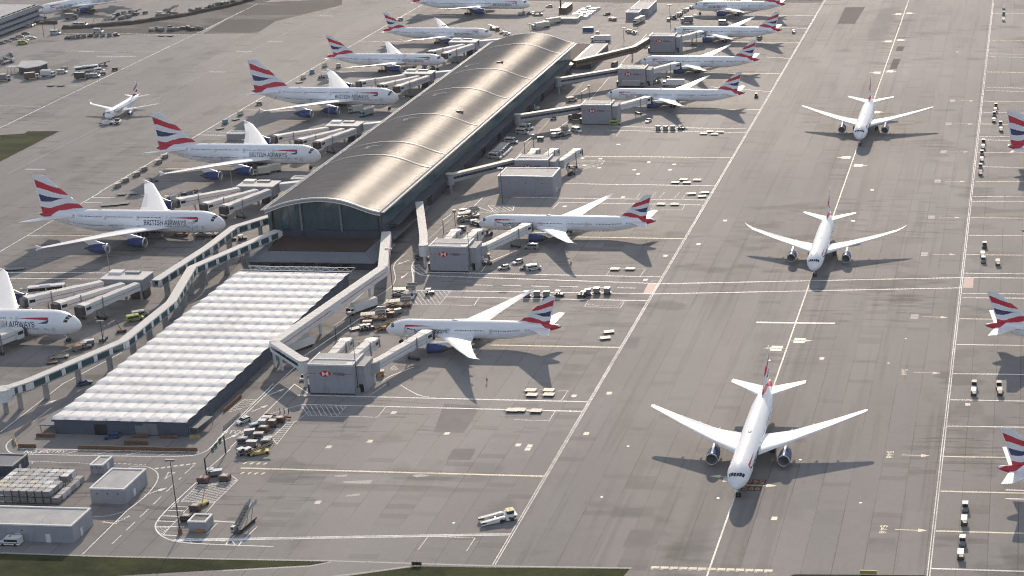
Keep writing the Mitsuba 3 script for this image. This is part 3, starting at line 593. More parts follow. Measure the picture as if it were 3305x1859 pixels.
for c in [(-122.9, 473.3), (-132.9, 470.8), (-122.9, 445.3), (-140.1, 437.0), (-136.7, 436.6), (-136.7, 434.5), (-182.4, 456.3), (-182.4, 437.1), (-192.6, 432.9), (-182.7, 400.4), (-62.8, 398.3), (-62.8, 503.0), (-66.5, 639.4), (-115.9, 637.5), (-130.8, 595.9), (-121.1, 609.4), (-132.7, 570.4), (-38.3, 934.2), (-62.6, 679.9), (-162.4, 443.2), (-16.3, 470.9), (-182.7, 652.4), (-162.2, 665.5), (-181.8, 742.9), (-184.5, 720.1), (-162.3, 715.8), (-150.7, 712.8), (-150.9, 704.8), (-166.1, 704.2), (-163.1, 698.1), (-192.5, 720.8), (-181.8, 706.5), (-188.9, 709.8), (-200.8, 1031.7)]:
    part(GROUND, 'drain_cover', flat([(c[0] - .75, c[1] - .9), (c[0] + .75, c[1] - .9), (c[0] + .75, c[1] + .9), (c[0] - .75, c[1] + .9)], .02), 'cream')
for c in [(-109.3, 437.9), (-109.5, 407.5), (-79.0, 408.5), (-41.7, 408.0), (-41.8, 500.4), (-37.8, 520.7), (-78.9, 500.8), (-143.8, 391.4), (-60.4, 432.1)]:
    part(GROUND, 'ground_light', lathe([(-.06, .55), (0, .35), (.02, .01)], 10).apply_transform(trimesh.transformations.rotation_matrix(math.pi/2, [0, 1, 0])).apply_translation((c[0], c[1], .02)), 'white')
for a, s in [((-228.0, 404.1), 50), ((-224.5, 584.2), -120), ((-219.2, 570.5), -95), ((-222.7, 469.0), 60), ((-222.8, 457.1), 60), ((-222.9, 437.3), 60), ((-287.4, 457.4), 60)]:
    d = np.array([math.cos(math.radians(s)), math.sin(math.radians(s))]); arrow(np.array(a) - d*3, np.array(a) + d*3, .35, 'line_white', 2.2, .75)
ground_text('SLOW', *(-229.2, 388.6), 1.0, 58, 'line_white'); ground_text('NO ENTRY', *(-270.3, 425.6), 1.7, 3, 'line_white'); ground_text('STOP', *(-223.1, 440.8), 1.9, 3, 'line_white')
T_ = np.array((-229.1, 413.5)); pline([tuple(T_ + q) for q in ((-.9, 1.6), (.9, 1.6), (0, -2.0))], .3, closed=True)
hatch([(-194.6, 490.4), (-192.6, 488.4), (-192.9, 486.8), (-194.7, 487.8)], 30, .6, .12)
# asphalt and grass
for poly, nm in (([(-561.7, 961.7), (-479.5, 964.3), (-481.9, 981.5), (-482.2, 1014.2), (-483.5, 1055.3), (-471.6, 1095.3), (-521.6, 1094.0), (-499.5, 1052.7), (-513.7, 1021.3), (-535.3, 997.7), (-570.3, 986.3)], 'asphalt_road'), ([(-367.0, 1126.0), (-130.9, 1132.0), (-128.1, 1069.2), (-254.5, 1065.6), (-314.0, 1070.4)], 'asphalt_road'),
                 ([(-477.5, 966.9), (-482.2, 1014.2), (-485.3, 1059.5), (-436.0, 1073.9), (-428.1, 1053.5), (-449.5, 1003.4), (-446.3, 969.7)], 'asphalt_patch'),
                 ([(-112.1, 1055.8), (-100.1, 1056.2), (-101.6, 1006.5), (-111.9, 1006.2)], 'asphalt_patch')):
    struct(nm, flat(poly, .012), 'asphalt')
for m, poly in (('patch_faint', [(-90.2, 1051.5), (-78.8, 1051.9), (-81.1, 961.7), (-91.0, 961.4)]), ('patch', [(-72.1, 946.9), (-68.1, 947.1), (-68.4, 935.5), (-72.3, 935.3)]), ('patch', [(-72.0, 916.1), (-68.2, 916.2), (-68.5, 893.1), (-72.3, 892.9)])):
    part(GROUND, 'paving_patch', flat(poly, .01), m)
for poly in ([(-471.2, 746.7), (-461.6, 749.8), (-462.1, 754.0), (-447.1, 754.6), (-446.4, 704.1)], [(-256.6, 369.1), (-250.7, 369.5), (-226.2, 369.3), (-194.3, 369.7), (-167.5, 370.3), (-171.8, 368.3), (-192.1, 364.9), (-215.8, 360.7), (-232.8, 355.8), (-244.9, 349.6)],
             [(-158.6, 364.5), (-147.3, 368.6), (-144.6, 369.3), (-127.1, 369.7), (-93.9, 371.0), (-95.1, 365.5), (-92.6, 354.8), (-166.6, 350.5), (-168.8, 360.9)], [(-56.1, 369.2), (-53.9, 370.7), (-23.6, 372.0), (-21.9, 371.8), (-21.9, 358.9), (-54.9, 357.0)], [(-64.4, 336.3), (-252.4, 325.3), (-265.2, 344.8), (-67.8, 356.2)]):
    struct('grass', flat(poly, .03), 'grass')

# low earth bank with scrub along the upper side of the dark far road
_bk = [(-567.9, 978.8), (-552.3, 983.0), (-533.0, 993.2), (-511.9, 1017.3), (-497.1, 1047.3), (-490.0, 1070.2)]; _rs = []
for k in range(len(_bk) - 1):
    a, b = np.array(_bk[k]), np.array(_bk[k + 1])
    for s in np.linspace(0, 1, 14, endpoint=False):
        c = a + (b - a)*s; h = 1.3 + 1.3*meshkit.fbm(np.array([c[0]*.25, c[1]*.25, 0]), 3, 2)
        _rs.append([(c[0], c[1] - 3, .02), (c[0] + .2, c[1] - 1.2, h*.8), (c[0], c[1] + .4, h), (c[0], c[1] + 2.2, .3*h), (c[0], c[1] + 3, .02)])
_m = rings(_rs, closed=False)
if _m.face_normals[2][2] < 0: _m.invert()
struct('earth_bank', _m, 'bank')

# repaired and stained slabs
for m, poly in (('patch_faint', [(-157.5, 433.7), (-151.0, 433.9), (-150.5, 426.9), (-157.1, 426.8)]), ('patch_faint', [(-135.9, 623.7), (-128.8, 623.5), (-128.4, 617.8), (-135.8, 617.9)]), ('patch_faint', [(-126.5, 517.3), (-122.7, 517.5), (-122.3, 508.0), (-126.6, 508.0)]), ('patch_faint', [(-113.1, 403.9), (-105.5, 404.2), (-105.5, 401.9), (-113.3, 401.6)]), ('patch_faint', [(-112.7, 450.1), (-106.5, 450.3), (-106.6, 448.4), (-112.8, 448.2)]),
   ('patch_faint', [(-207.7, 451.9), (-194.4, 452.4), (-194.1, 447.6), (-207.2, 447.2)]), ('patch_faint', [(-98.0, 390.4), (-90.9, 390.4), (-90.7, 381.6), (-98.1, 381.5)]), ('patch_faint', [(-37.9, 389.6), (-31.2, 389.7), (-31.4, 386.6), (-38.3, 386.6)]), ('patch_faint', [(-169.7, 463.2), (-158.4, 462.4), (-157.7, 443.8), (-166.5, 443.8)]),
   ('line_faded', [(-180.9, 412.5), (-173.1, 413.7), (-173.0, 411.6), (-179.8, 411.5)]), ('line_faded', [(-184.4, 415.8), (-181.0, 416.5), (-180.8, 415.2), (-183.8, 415.1)]), ('line_faded', [(-176.7, 404.9), (-173.4, 406.0), (-173.3, 404.7), (-176.9, 403.9)]), ('line_faded', [(-163.3, 417.0), (-161.5, 417.9), (-158.3, 417.1), (-161.9, 415.9)]), ('patch', [(-180.8, 557.0), (-177.6, 557.2), (-177.8, 554.6), (-180.8, 554.7)])):
    part(GROUND, 'paving_patch', flat(poly, .009), m)
for pts in ([(-254.8, 369.6), (-250.9, 369.9), (-226.4, 369.7), (-194.5, 370.1), (-167.6, 370.7), (-127.3, 370.5), (-93.5, 371.4)], [(-191.9, 364.5), (-171.7, 367.9), (-167.4, 370.1)], [(-171.0, 361.5), (-158.8, 365.1), (-147.5, 369.1)]): pline(pts, .5, 'line_faded')
# ---------------------------------------------------------------- the terminal with its curved metal roof
PROF = [(-278.6, 16.0), (-274.6, 17.5), (-270.9, 18.8), (-266.0, 19.9), (-261.2, 20.6), (-255.8, 20.8), (-250.8, 20.3), (-246.0, 19.1), (-241.4, 17.4), (-238.0, 16.3), (-235.2, 15.8)]
def roof_z(x): return float(np.interp(x, PX, PZ))
from scipy.interpolate import CubicSpline
_cs = CubicSpline([p[0] for p in PROF], [p[1] for p in PROF]); PX = np.linspace(-278.6, -235.2, 61); PZ = _cs(PX)
Y0, Y1 = 594.0, 879.0
t = thing('terminal_building', 'long terminal building with a wave-shaped metal roof and dark glass end wall', 'terminal')
def sheet(y0, y1, n, dz=0.0, x0=-278.6, x1=-235.2):
    xs = PX[(PX >= x0 - .01) & (PX <= x1 + .01)]
    return rings([[(x, y, roof_z(x) + dz) for x in xs] for y in np.linspace(y0, y1, n)], closed=False)
m = sheet(Y0 + .5, Y1 - .5, 40)
if m.face_normals[0][2] < 0: m.invert()
roof = part(t, 'roof', m, 'roof_metal', smooth=True)
u = sheet(Y0 + .5, Y1 - .5, 2, -.5)
if u.face_normals[0][2] > 0: u.invert()
part(roof, 'soffit', u, 'dark_clad')
def arc(y, w, dz0, dz1, x0=-278.6, x1=-235.2):
    xs = PX[(PX >= x0 - .01) & (PX <= x1 + .01)]
    return rings([[(x, y - w, roof_z(x) + dz0), (x, y + w, roof_z(x) + dz0), (x, y + w, roof_z(x) + dz1), (x, y - w, roof_z(x) + dz1)] for x in xs], caps=True)
for y in (651, 670.3, 714.5, 761, 798.8, 853): part(roof, 'rib', arc(y, .36, -.1, .22), 'rib')
for y, dz in ((Y0 + .25, .16), (Y1 - .25, .16)):
    part(roof, 'rim', arc(y, .28, -.25, dz), 'bridge_white'); part(roof, 'fascia', arc(y + (.05 if y < 700 else -.05), .18, -1.15, -.27), 'steel')
    part(roof, 'rim', arc(y - (.12 if y < 700 else -.12), .12, -1.45, -1.17), 'bridge_white')
for x, s in ((-278.6, -1), (-235.2, 1)):
    z = roof_z(x)
    part(roof, 'gutter', cat_(box(x - .12, x + .12, Y0, Y1, z - .3, z + .25)), 'bridge_white'); part(roof, 'gutter', box(x + s*1.35 - .12, x + s*1.35 + .12, Y0 + .3, Y1 - .3, z - .5, z + .02), 'bridge_white'); part(roof, 'gutter_tray', box(min(x + s*.14, x + s*1.22), max(x + s*.14, x + s*1.22), Y0 + .3, Y1 - .3, z - .55, z - .25), 'dark_metal')
for x, y in ((-262, 704), (-262.5, 660.5), (-264, 748), (-268, 808)):
    part(roof, 'hatch_rail', cat_([beam((a[0], a[1], roof_z(a[0]) + .6), (b[0], b[1], roof_z(b[0]) + .6), .14, .14) for a, b in (((x - 2.5, y), (x - 2.0, y + 3)), ((x - 2, y + 3), (x + 3.4, y + 3)), ((x - 2.5, y), (x - .2, y)))]), 'bridge_white')
for x, y in ((-255, 812), (-247, 724)): part(roof, 'access_hatch', cat_(box(x - .9, x + .9, y - .8, y + .8, roof_z(x) - .3, roof_z(x) + .5), box(x + 1.3, x + 2.0, y - .4, y + .4, roof_z(x + 1.6) - .3, roof_z(x + 1.6) + .9)), 'dark_metal')
# front glass wall: panes between mullions, following the roof line
xs = np.linspace(-276.6, -237.6, 15); GY = 597.2
fw = part(t, 'front_wall', box(-276.8, -237.4, GY + .35, GY + .6, 0, 15.2), 'dark_clad')
for a, b in zip(xs[:-1], xs[1:]):
    zt = [roof_z(x) - .62 for x in (a + .12, b - .12)]
    lv = [7.6, 11.2, 14.6]
    for k in range(3):
        z0 = lv[k] + .08; z1 = (lv[k + 1] - .08) if k < 2 else None
        if z1 is None: q = [(a + .12, z0), (b - .12, z0), (b - .12, max(zt[1], z0 + .3)), (a + .12, max(zt[0], z0 + .3))]
        else: q = [(a + .12, z0), (b - .12, z0), (b - .12, z1), (a + .12, z1)]
        part(fw, 'pane', prism(q, 0, .12).apply_transform(np.array([[1, 0, 0, 0], [0, 0, 1, GY], [0, 1, 0, 0], [0, 0, 0, 1.0]])), 'glass')
for x in xs: part(fw, 'mullion', box(x - .1, x + .1, GY - .12, GY + .2, 7.5, roof_z(x) - .6), 'dark_metal')
for z in (7.6, 11.2, 14.6): part(fw, 'transom', box(-276.6, -237.6, GY - .06, GY + .1, z - .07, z + .07), 'dark_metal')
for x in (-266, -251): part(fw, 'column', cyl((x, GY - 1.0, 7.4), (x, GY - 1.0, roof_z(x) - .6), .32, .32, 12), 'mid_grey')
for a, b in zip(xs[:-1:2], xs[2::2]): part(fw, 'spandrel_panel', box(a + .05, b - .05, GY - .1, GY + .3, 4.6, 7.45), 'dark_clad')
# glazed round corner at the north-west end of the front, and the long side walls made of panels
part(t, 'corner_glass', rings([[(-277.6 + 2.4*math.cos(q), 600.2 + 2.9*math.sin(q), z) for q in np.linspace(math.pi*.5, math.pi*1.5, 9)] for z in (1, 15.0)], closed=False), 'glass', smooth=40)
for sx, nm in ((-276.9, 'west_wall'), (-237.4, 'east_wall')):
    w = part(t, 'side_wall', box(sx - .2, sx + .2, 598, 877, 0, 15.4), 'dark_clad')
    s = 1 if sx > -250 else -1
    for k, y in enumerate(np.arange(600, 876, 6.0)):
        for z0, z1, mm in ((.2, 3.9, 'dark_clad' if k % 4 else 'black'), (4.1, 7.7, 'dark_clad'), (8.0, 11.6, 'glass'), (11.8, 15.2, 'glass')):
            x0, x1 = sorted((sx + s*.2, sx + s*(.42 if mm != 'glass' else .34)))
            part(w, 'wall_panel', box(x0, x1, y + .06, y + 5.94, z0, z1), mm)
part(t, 'ledge', box(-237.0, -233.6, 606, 872, 6.6, 7.3), 'dark_clad')
part(t, 'ledge', box(-237.0, -232.9, 600, 640, 3.1, 3.7), 'slate_roof')
# low front block: brown flat roof, slate skirts, lower canopy
lb = part(t, 'front_block', prism([(-273.2, 581.3), (-237.3, 581.3), (-237.3, 597.4), (-276.2, 597.4)], 0.0, 4.35), 'dark_clad')
part(lb, 'flat_roof', prism([(-273.0, 581.6), (-237.6, 581.6), (-237.6, 597.1), (-275.9, 597.1)], 4.35, 4.6), 'brown_roof')
def slab(quad, th, m, nm): part(lb, nm, rings([[(x, y, z) for x, y, z in quad], [(x, y, z - th) for x, y, z in quad]], caps=True), m)
slab([(-277.6, 574.8, 2.9), (-231.6, 575.0, 2.9), (-237.3, 581.3, 4.62), (-273.2, 581.3, 4.62)], .25, 'slate_roof', 'skirt_roof')
slab([(-231.5, 575.1, 2.9), (-230.6, 595.5, 2.9), (-237.25, 597.3, 4.6), (-237.25, 581.4, 4.6)], .25, 'slate_roof', 'skirt_roof')
slab([(-284.2, 585.5, 2.7), (-277.7, 574.9, 2.9), (-273.3, 581.4, 4.6), (-276.3, 597.3, 4.6), (-281, 599, 3.6)], .25, 'slate_roof', 'skirt_roof')
part(lb, 'roof_edge', cat_(beam((-277.6, 574.75, 3.0), (-231.5, 574.95, 3.0), .2, .4), beam((-276.3, 597.4, 4.8), (-273.2, 581.2, 4.8), .25, .3)), 'steel')
part(lb, 'front_bay_wall', box(-276.5, -232.2, 575.6, 581.2, 0, 2.55), 'dark_clad')
part(lb, 'canopy', prism([(-271.9, 565.9), (-243.2, 566.7), (-242.9, 570.2), (-271.4, 569.8)], 2.6, 2.8), 'slate_roof')
for x in (-270, -261, -252, -244.5): part(lb, 'canopy_post', cyl((x, 567.6, 0), (x, 567.6, 2.6), .14, .14, 8), 'steel')
for x in np.arange(-270, -243, 4.4): part(lb, 'loading_door', box(x, x + 3.4, 575.45, 575.62, .1, 2.4), 'black')
# north annexe with a lower roof
nb = part(t, 'north_annexe', box(-246.5, -229.2, 886.5, 926, 0, 4.7), 'dark_clad')
part(nb, 'flat_roof', box(-246.3, -238.9, 886.7, 925.8, 4.7, 4.95), 'brown_roof'); part(nb, 'flat_roof', box(-236.6, -229.4, 886.7, 925.8, 4.7, 5.05), 'pale_roof'); part(nb, 'roof_light', box(-238.7, -236.8, 886.7, 925.8, 4.7, 4.85), 'dark_metal')
part(nb, 'roof_edge', cat_(box(-229.5, -229.1, 886.4, 926.1, 4.4, 5.2), box(-246.7, -246.3, 886.4, 926.1, 4.4, 5.2), box(-246.3, -229.5, 925.9, 926.2, 4.4, 5.2), box(-236.75, -236.6, 886.7, 925.8, 4.95, 5.25)), 'bridge_white')

# ---------------------------------------------------------------- hall with the scalloped membrane roof
h = thing('membrane_roof_hall', 'long low dark-walled hall under a white roof of scalloped membrane folds', 'hall')
HX0, HX1, HY0, HY1, NZ = -274.2, -234.4, 436.6, 559.6, 4.6
for nm, b, cnt, ax in (('front_wall', box(HX0 + .5, HX1 - .5, HY0 + .5, HY0 + .8, 0, NZ - .2), 9, 0), ('back_wall', box(HX0 + .5, HX1 - .5, HY1 - .8, HY1 - .5, 0, NZ - .2), 9, 0), ('side_wall', box(HX1 - .8, HX1 - .5, HY0 + .85, HY1 - .85, 0, NZ - .2), 28, 1), ('side_wall', box(HX0 + .5, HX0 + .8, HY0 + .85, HY1 - .85, 0, NZ - .2), 28, 1)):
    w = part(h, nm, b, 'hall_clad')
    e = b.bounds
    for k in range(cnt):
        a0, a1 = (e[0][ax] + (e[1][ax] - e[0][ax])*(k + q)/cnt for q in (.03, .97))
        if nm == 'side_wall': pb = box(e[1][0], e[1][0] + .06, a0, a1, .3, NZ - .5) if e[0][0] > -250 else box(e[0][0] - .06, e[0][0], a0, a1, .3, NZ - .5)
        else: pb = box(a0, a1, e[0][1] - .06, e[0][1], .3, NZ - .5) if nm == 'front_wall' else box(a0, a1, e[1][1], e[1][1] + .06, .3, NZ - .5)
        part(w, 'wall_panel', pb, 'hall_clad' if k != 6 or nm != 'front_wall' else 'mid_grey')
mr = part(h, 'roof_frame', cat_(box(HX0, HX1, HY0, HY0 + .3, NZ - .6, NZ - .15), box(HX0, HX1, HY1 - .3, HY1, NZ - .6, NZ - .15), box(HX0, HX0 + .3, HY0 + .3, HY1 - .3, NZ - .6, NZ - .15), box(HX1 - .3, HX1, HY0 + .3, HY1 - .3, NZ - .6, NZ - .15)), 'hall_clad')
NF, NC = 20, 10; fp = (HY1 - HY0)/NF
xs = np.linspace(HX0, HX1, NC*12 + 1); c = (xs - HX0)/(HX1 - HX0)*NC; cu = c - np.floor(c); scal = 1 - np.sin(np.pi*cu)     # 1 at the cable lines, 0 mid-bay
for k in range(NF):
    y0 = HY0 + fp*k; g = []
    for v in np.linspace(0, 1, 19):
        ridge = .15 + .25*(1 - scal)                     # each fold rises steeply from its front edge to a scalloped ridge and falls gently to the back
        rise = np.where(v < ridge, (v/ridge)**.9, ((1 - v)/(1 - ridge))**1.05)
        zz = NZ + .48*rise*(.74 + .26*scal) + .07*np.sin(np.pi*v)*(1 - scal) + .03*np.sin(7*c + k*2.3)*np.sin(np.pi*v)
        g.append(np.c_[xs, np.full(len(xs), y0 + .03 + v*(fp - .06)), zz])
    m = rings(g, closed=False)
    if m.face_normals[0][2] < 0: m.invert()
    fk = part(h, 'roof_fold', m, 'membrane', smooth=True)
    cb = []
    for j in range(NC + 1):
        i = min(j*12, len(xs) - 1)
        cb += [beam(tuple(g[q][i] + [0, 0, .07]), tuple(g[q2][i] + [0, 0, .07]), .07, .06) for q, q2 in ((0, 5), (5, 9), (9, 14), (14, 18))]
    part(fk, 'cable', cat_(cb), 'mid_grey', kind='stuff')
tr = []
for k in range(11):
    x = HX0 + 3 + k*3.5; tr += [beam((x, HY1 + 1.2, NZ + 1.6), (x + 1.75, HY1 + .6, NZ + .4), .13, .13), beam((x + 1.75, HY1 + .6, NZ + .4), (x + 3.5, HY1 + 1.2, NZ + 1.6), .13, .13)]
part(h, 'roof_truss', cat_(tr, beam((HX0 + 3, HY1 + 1.2, NZ + 1.7), (HX1 + 1.5, HY1 + 1.2, NZ + 1.7), .18, .18), beam((HX0, HY1 + .6, NZ + .4), (HX1 + .5, HY1 + .6, NZ + .4), .18, .18)), 'bridge_white')
lt = part(h, 'side_canopy', prism([(-234.8, 437.6), (-232.0, 437.3), (-231.3, 445.4), (-234.4, 445.7)], 2.5, 2.65), 'slate_roof')
for q in ((-234.5, 437.6), (-232.3, 437.6), (-231.5, 445.1)): part(lt, 'post', cyl((q[0], q[1], 0), (q[0], q[1], 2.5), .08, .08, 6), 'steel')
part(h, 'front_canopy', box(-278.8, -274.3, 437.5, 447, 2.2, 2.45), 'slate_roof')
for y in (438, 446.5): part(h, 'canopy_post', cyl((-278.5, y, 0), (-278.5, y, 2.2), .1, .1, 6), 'steel')
for x in (-262, -250): part(h, 'roller_door', box(x, x + 3.6, HY0 + .3, HY0 + .44, .05, 3.2), 'mid_grey' if x == -250 else 'black')

# ---------------------------------------------------------------- flat-roofed buildings
def flat_building(name, x0, x1, y0, y1, z, label, wall='grey_cladding', roof='pale_roof', rim='bridge_white', cat='building', group=None, vents=True, seams=4):
    b = thing(name, label, cat, group)
    w = part(b, 'wall', box(x0, x1, y0, y1, 0, z - .35), wall)
    n = max(2, int((x1 - x0)/2.4))
    for k in range(n):
        a0, a1 = x0 + (x1 - x0)*(k + .015)/n, x0 + (x1 - x0)*(k + .985)/n
        part(w, 'wall_panel', box(a0, a1, y0 - .05, y0, .25, z - .4), wall)
    n = max(2, int((y1 - y0)/2.4))
    for k in range(n):
        a0, a1 = y0 + (y1 - y0)*(k + .015)/n, y0 + (y1 - y0)*(k + .985)/n
        part(w, 'wall_panel', box(x1, x1 + .05, a0, a1, .25, z - .4), wall)
    r = part(b, 'roof', box(x0 + .5, x1 - .5, y0 + .5, y1 - .5, z - .36, z - .3), roof)
    part(b, 'parapet', cat_(box(x0 - .1, x1 + .1, y0 - .12, y0 + .42, z - .36, z), box(x0 - .1, x1 + .1, y1 - .42, y1 + .12, z - .36, z), box(x0 - .12, x0 + .42, y0 + .42, y1 - .42, z - .36, z), box(x1 - .42, x1 + .12, y0 + .42, y1 - .42, z - .36, z)), rim)
    for k in range(1, seams): part(r, 'roof_seam', box(x0 + (x1 - x0)*k/seams - .06, x0 + (x1 - x0)*k/seams + .06, y0 + .55, y1 - .55, z - .3, z - .26), roof)
    if vents:
        for k in range(3): part(w, 'wall_vent', box(x0 + (x1 - x0)*(.2 + .3*k) - .2, x0 + (x1 - x0)*(.2 + .3*k) + .2, y0 - .14, y0 - .05, z*.62, z*.62 + .3), 'dark_metal')
        part(w, 'door', box(x1 + .05, x1 + .12, y0 + (y1 - y0)*.35, y0 + (y1 - y0)*.35 + 1.1, .05, 2.2), 'door_grey')
    return b
flat_building('service_building', -241.6, -232.3, 396.5, 408.2, 4.45, 'small pale building with a raised white roof rim beside the stacked cargo containers', seams=2)
bb = flat_building('service_building', -300, -235.2, 375.8, 385.2, 4.8, 'long pale flat-roofed building by the grass at the lower left corner', seams=7)
part(bb, 'side_door', box(-250, -248.6, 375.58, 375.74, .05, 2.3), 'door_grey'); part(bb, 'side_door', box(-242.2, -241.0, 375.58, 375.74, .05, 2.3), 'white')
flat_building('service_hut', -250.7, -247.1, 413.2, 418.8, 2.7, 'small white-rimmed hut behind the stacked cargo containers', seams=2)
flat_building('service_building', -285.5, -270.5, 410.2, 417.5, 3.3, 'dark low building at the left edge behind the stacked cargo containers', wall='dark_clad', roof='slate_roof', rim='steel', seams=2)
flat_building('stand_building', -213.4, -190.9, 666.5, 678.8, 8.1, 'tall windowless pale building with a white roof rim on the empty stand', seams=1)
flat_building('far_building', -238.4, -227.6, 1023.5, 1048, 5.0, 'pale shed at the top of the photograph right of the far road', seams=3)
flat_building('far_building', -239.2, -231.4, 1014, 1023.3, 4.7, 'small low block joined to the near end of the pale shed at the top', seams=2)
flat_building('far_building', -278.2, -266.4, 1004.8, 1012.5, 2.6, 'small white-walled enclosure beside the pale stacks near the far road', seams=2, roof='slate_roof')
fb = thing('office_building', 'three-storey pale office block cut by the left edge of the photograph', 'building')
part(fb, 'wall', box(-640, -594, 953, 1000, 0, 9.6), 'dark_clad')
for k in range(3):
    f_ = part(fb, 'floor_band', cat_(box(-640, -592.4, 951.6 - .2*k, 1001, 1.2 + 3.2*k, 2.9 + 3.2*k)), 'grey_cladding')
part(fb, 'roof', box(-640, -593, 952.4, 1000.4, 9.62, 10.0), 'pale_roof')
for k in range(3):
    for j in range(8): part(fb, 'window', box(-593.98, -593.9, 955 + j*5.4, 959.6 + j*5.4, 2.95 + 3.2*k, 4.3 + 3.2*k), 'glass')
ks = flat_building('kiosk', -209.2, -204.6, 383.2, 387.3, 2.9, 'small grey kiosk with an open dark roof beside the tall mast near the bottom', roof='dark_metal', vents=False, seams=1)
part(ks, 'orange_crate', box(-207.4, -205.2, 382.5, 383.05, .1, .8), 'orange')
dh = thing('round_ended_kiosk', 'dark angular hut with a pale flat roof on the far left apron', 'hut')
P8 = [(-529.4, 864.6), (-523.0, 861.5), (-519.2, 866.3), (-518.8, 873.5), (-525, 878), (-534, 877)]
part(dh, 'wall', prism(P8, 0, 3.9), 'dark_clad'); part(dh, 'roof', prism(Polygon(P8).buffer(.7, join_style=2), 3.9, 4.3), 'pale_roof'); part(dh, 'porch_roof', box(-538, -532, 866, 871, 3.0, 3.3), 'pale_roof')
for k, a in enumerate(P8[:3]): part(dh, 'porch_post', cyl((-537 + 2*k, 866.5, 0), (-537 + 2*k, 866.5, 3.0), .1, .1, 6), 'steel')
ds = thing('dark_shed', 'dark brown shed with a chimney beside the pale stacks', 'shed'); part(ds, 'wall', box(-284, -279.6, 1030, 1046, 0, 3.4), 'brown'); part(ds, 'roof', box(-284.2, -279.4, 1029.8, 1046.2, 3.4, 3.7), 'dark_metal'); part(ds, 'chimney', cyl((-283, 1031.5, 3.6), (-283, 1031.5, 8.5), .5, .45, 10), 'dark_metal')

# ---------------------------------------------------------------- gate blocks, jetties, link bridges
def logo(parent, x, y, z, s, tw=None):
    """red and white hexagon emblem, lettering and thin red lines on a wall that faces -y"""
    f = np.array([[1, 0, 0, x], [0, 0, 1, y], [0, 1, 0, z], [0, 0, 0, 1.0]])
    part(parent, 'emblem', prism([(-2, 0), (-1, 1), (1, 1), (2, 0), (1, -1), (-1, -1)], -.05, 0).apply_scale((s, s, 1)).apply_transform(f), 'red', tw=tw)
    for q in ([(-1, 1), (0, 0), (-1, -1)], [(1, 1), (0, 0), (1, -1)]): part(parent, 'emblem_panel', prism(q, -.09, -.05).apply_scale((s, s, 1)).apply_transform(f), 'white', tw=tw)
    w = meshkit.text_mesh('HSBC', s*.95, .05, bold=True); w.apply_translation((s*2.6, -s*.48, -.05)); part(parent, 'lettering', w.apply_transform(f), 'title_blue', tw=tw)
def gate_block(x0, y0, label, logo_on=True):
    """grey block of a gate, 13.7 m wide, its near wall at y0"""
    b = thing('gate_block', label, 'gate building', 'grey gate blocks along the east side of the terminal')
    w = part(b, 'wall', box(x0, x0 + 13.6, y0, y0 + 9.6, 0, 9.25), 'grey_cladding')
    n = 6
    for k in range(n): part(w, 'wall_panel', box(x0 + 13.6*(k + .008)/n, x0 + 13.6*(k + .992)/n, y0 - .05, y0, .5, 9.2), 'grey_cladding')
    part(w, 'plinth', box(x0 - .03, x0 + 13.63, y0 - .03, y0, 0, .48), 'dark_metal')
    for k in range(4): part(w, 'wall_panel', box(x0 + 13.6, x0 + 13.65, y0 + 2.4*k + .05, y0 + 2.4*k + 2.35, .4, 9.2), 'grey_cladding')
    part(b, 'roof', box(x0 + .3, x0 + 13.3, y0 + .3, y0 + 9.3, 9.26, 9.36), 'pale_roof')
    part(b, 'parapet', cat_(box(x0 - .08, x0 + 13.68, y0 - .1, y0 + .22, 9.25, 9.75), box(x0 - .08, x0 + .3, y0 + .22, y0 + 9.5, 9.25, 9.62), box(x0 + 13.3, x0 + 13.68, y0 + .22, y0 + 9.5, 9.25, 9.62), box(x0 + .3, x0 + 13.3, y0 + 4.2, y0 + 4.5, 9.36, 9.66)), 'white')
    part(b, 'roof_light', box(x0 + 11.2, x0 + 13.0, y0 + .8, y0 + 2.6, 9.36, 9.46), 'cream')
    s = part(b, 'stair_tower', box(x0 + 13.65, x0 + 16.4, y0 + 2.2, y0 + 9.4, 0, 8.3), 'grey_cladding'); part(s, 'roof', box(x0 + 13.6, x0 + 16.5, y0 + 2.1, y0 + 9.5, 8.3, 8.5), 'pale_roof'); part(s, 'doorway', box(x0 + 14.3, x0 + 15.6, y0 + 2.1, y0 + 2.2, .1, 2.6), 'black')
    part(b, 'floodlight_mast', cyl((x0 + 14.2, y0 + 1.2, 0), (x0 + 14.2, y0 + 1.2, 14.5), .13, .09, 8), 'dark_metal')
    part(b, 'pipe_rack', box(x0 - 1.3, x0 - .1, y0 + 1.5, y0 + 4, 0, 2.4), 'dark_metal'); part(b, 'equipment_cabinet', box(x0 + 13.7, x0 + 15.0, y0 + .2, y0 + 1.0, 0, 1.9), 'mid_grey')
    if logo_on:
        logo(b, x0 + 5.2, y0 - .05, 6.7, .95)
        for a, c in ((-.0, 2.4), (9.9, 13.6)): part(b, 'red_stripe', box(x0 + a, x0 + c, y0 - .10, y0 - .05, 6.62, 6.78), 'red')
    return b
def tunnel_box(p, q, w, h, c=.18):
    """box beam with chamfered top edges between the two roof points"""
    p, q = np.asarray(p, float), np.asarray(q, float); d = q - p; n = np.array([-d[1], d[0], 0]); n = n/np.linalg.norm(n); u = np.array([0, 0, 1.0])
    sec = [(-w/2, -h), (w/2, -h), (w/2, -c), (w/2 - c, 0), (-w/2 + c, 0), (-w/2, -c)]
    return rings([[e + n*a + u*b for a, b in sec] for e in (p, q)], caps=True)
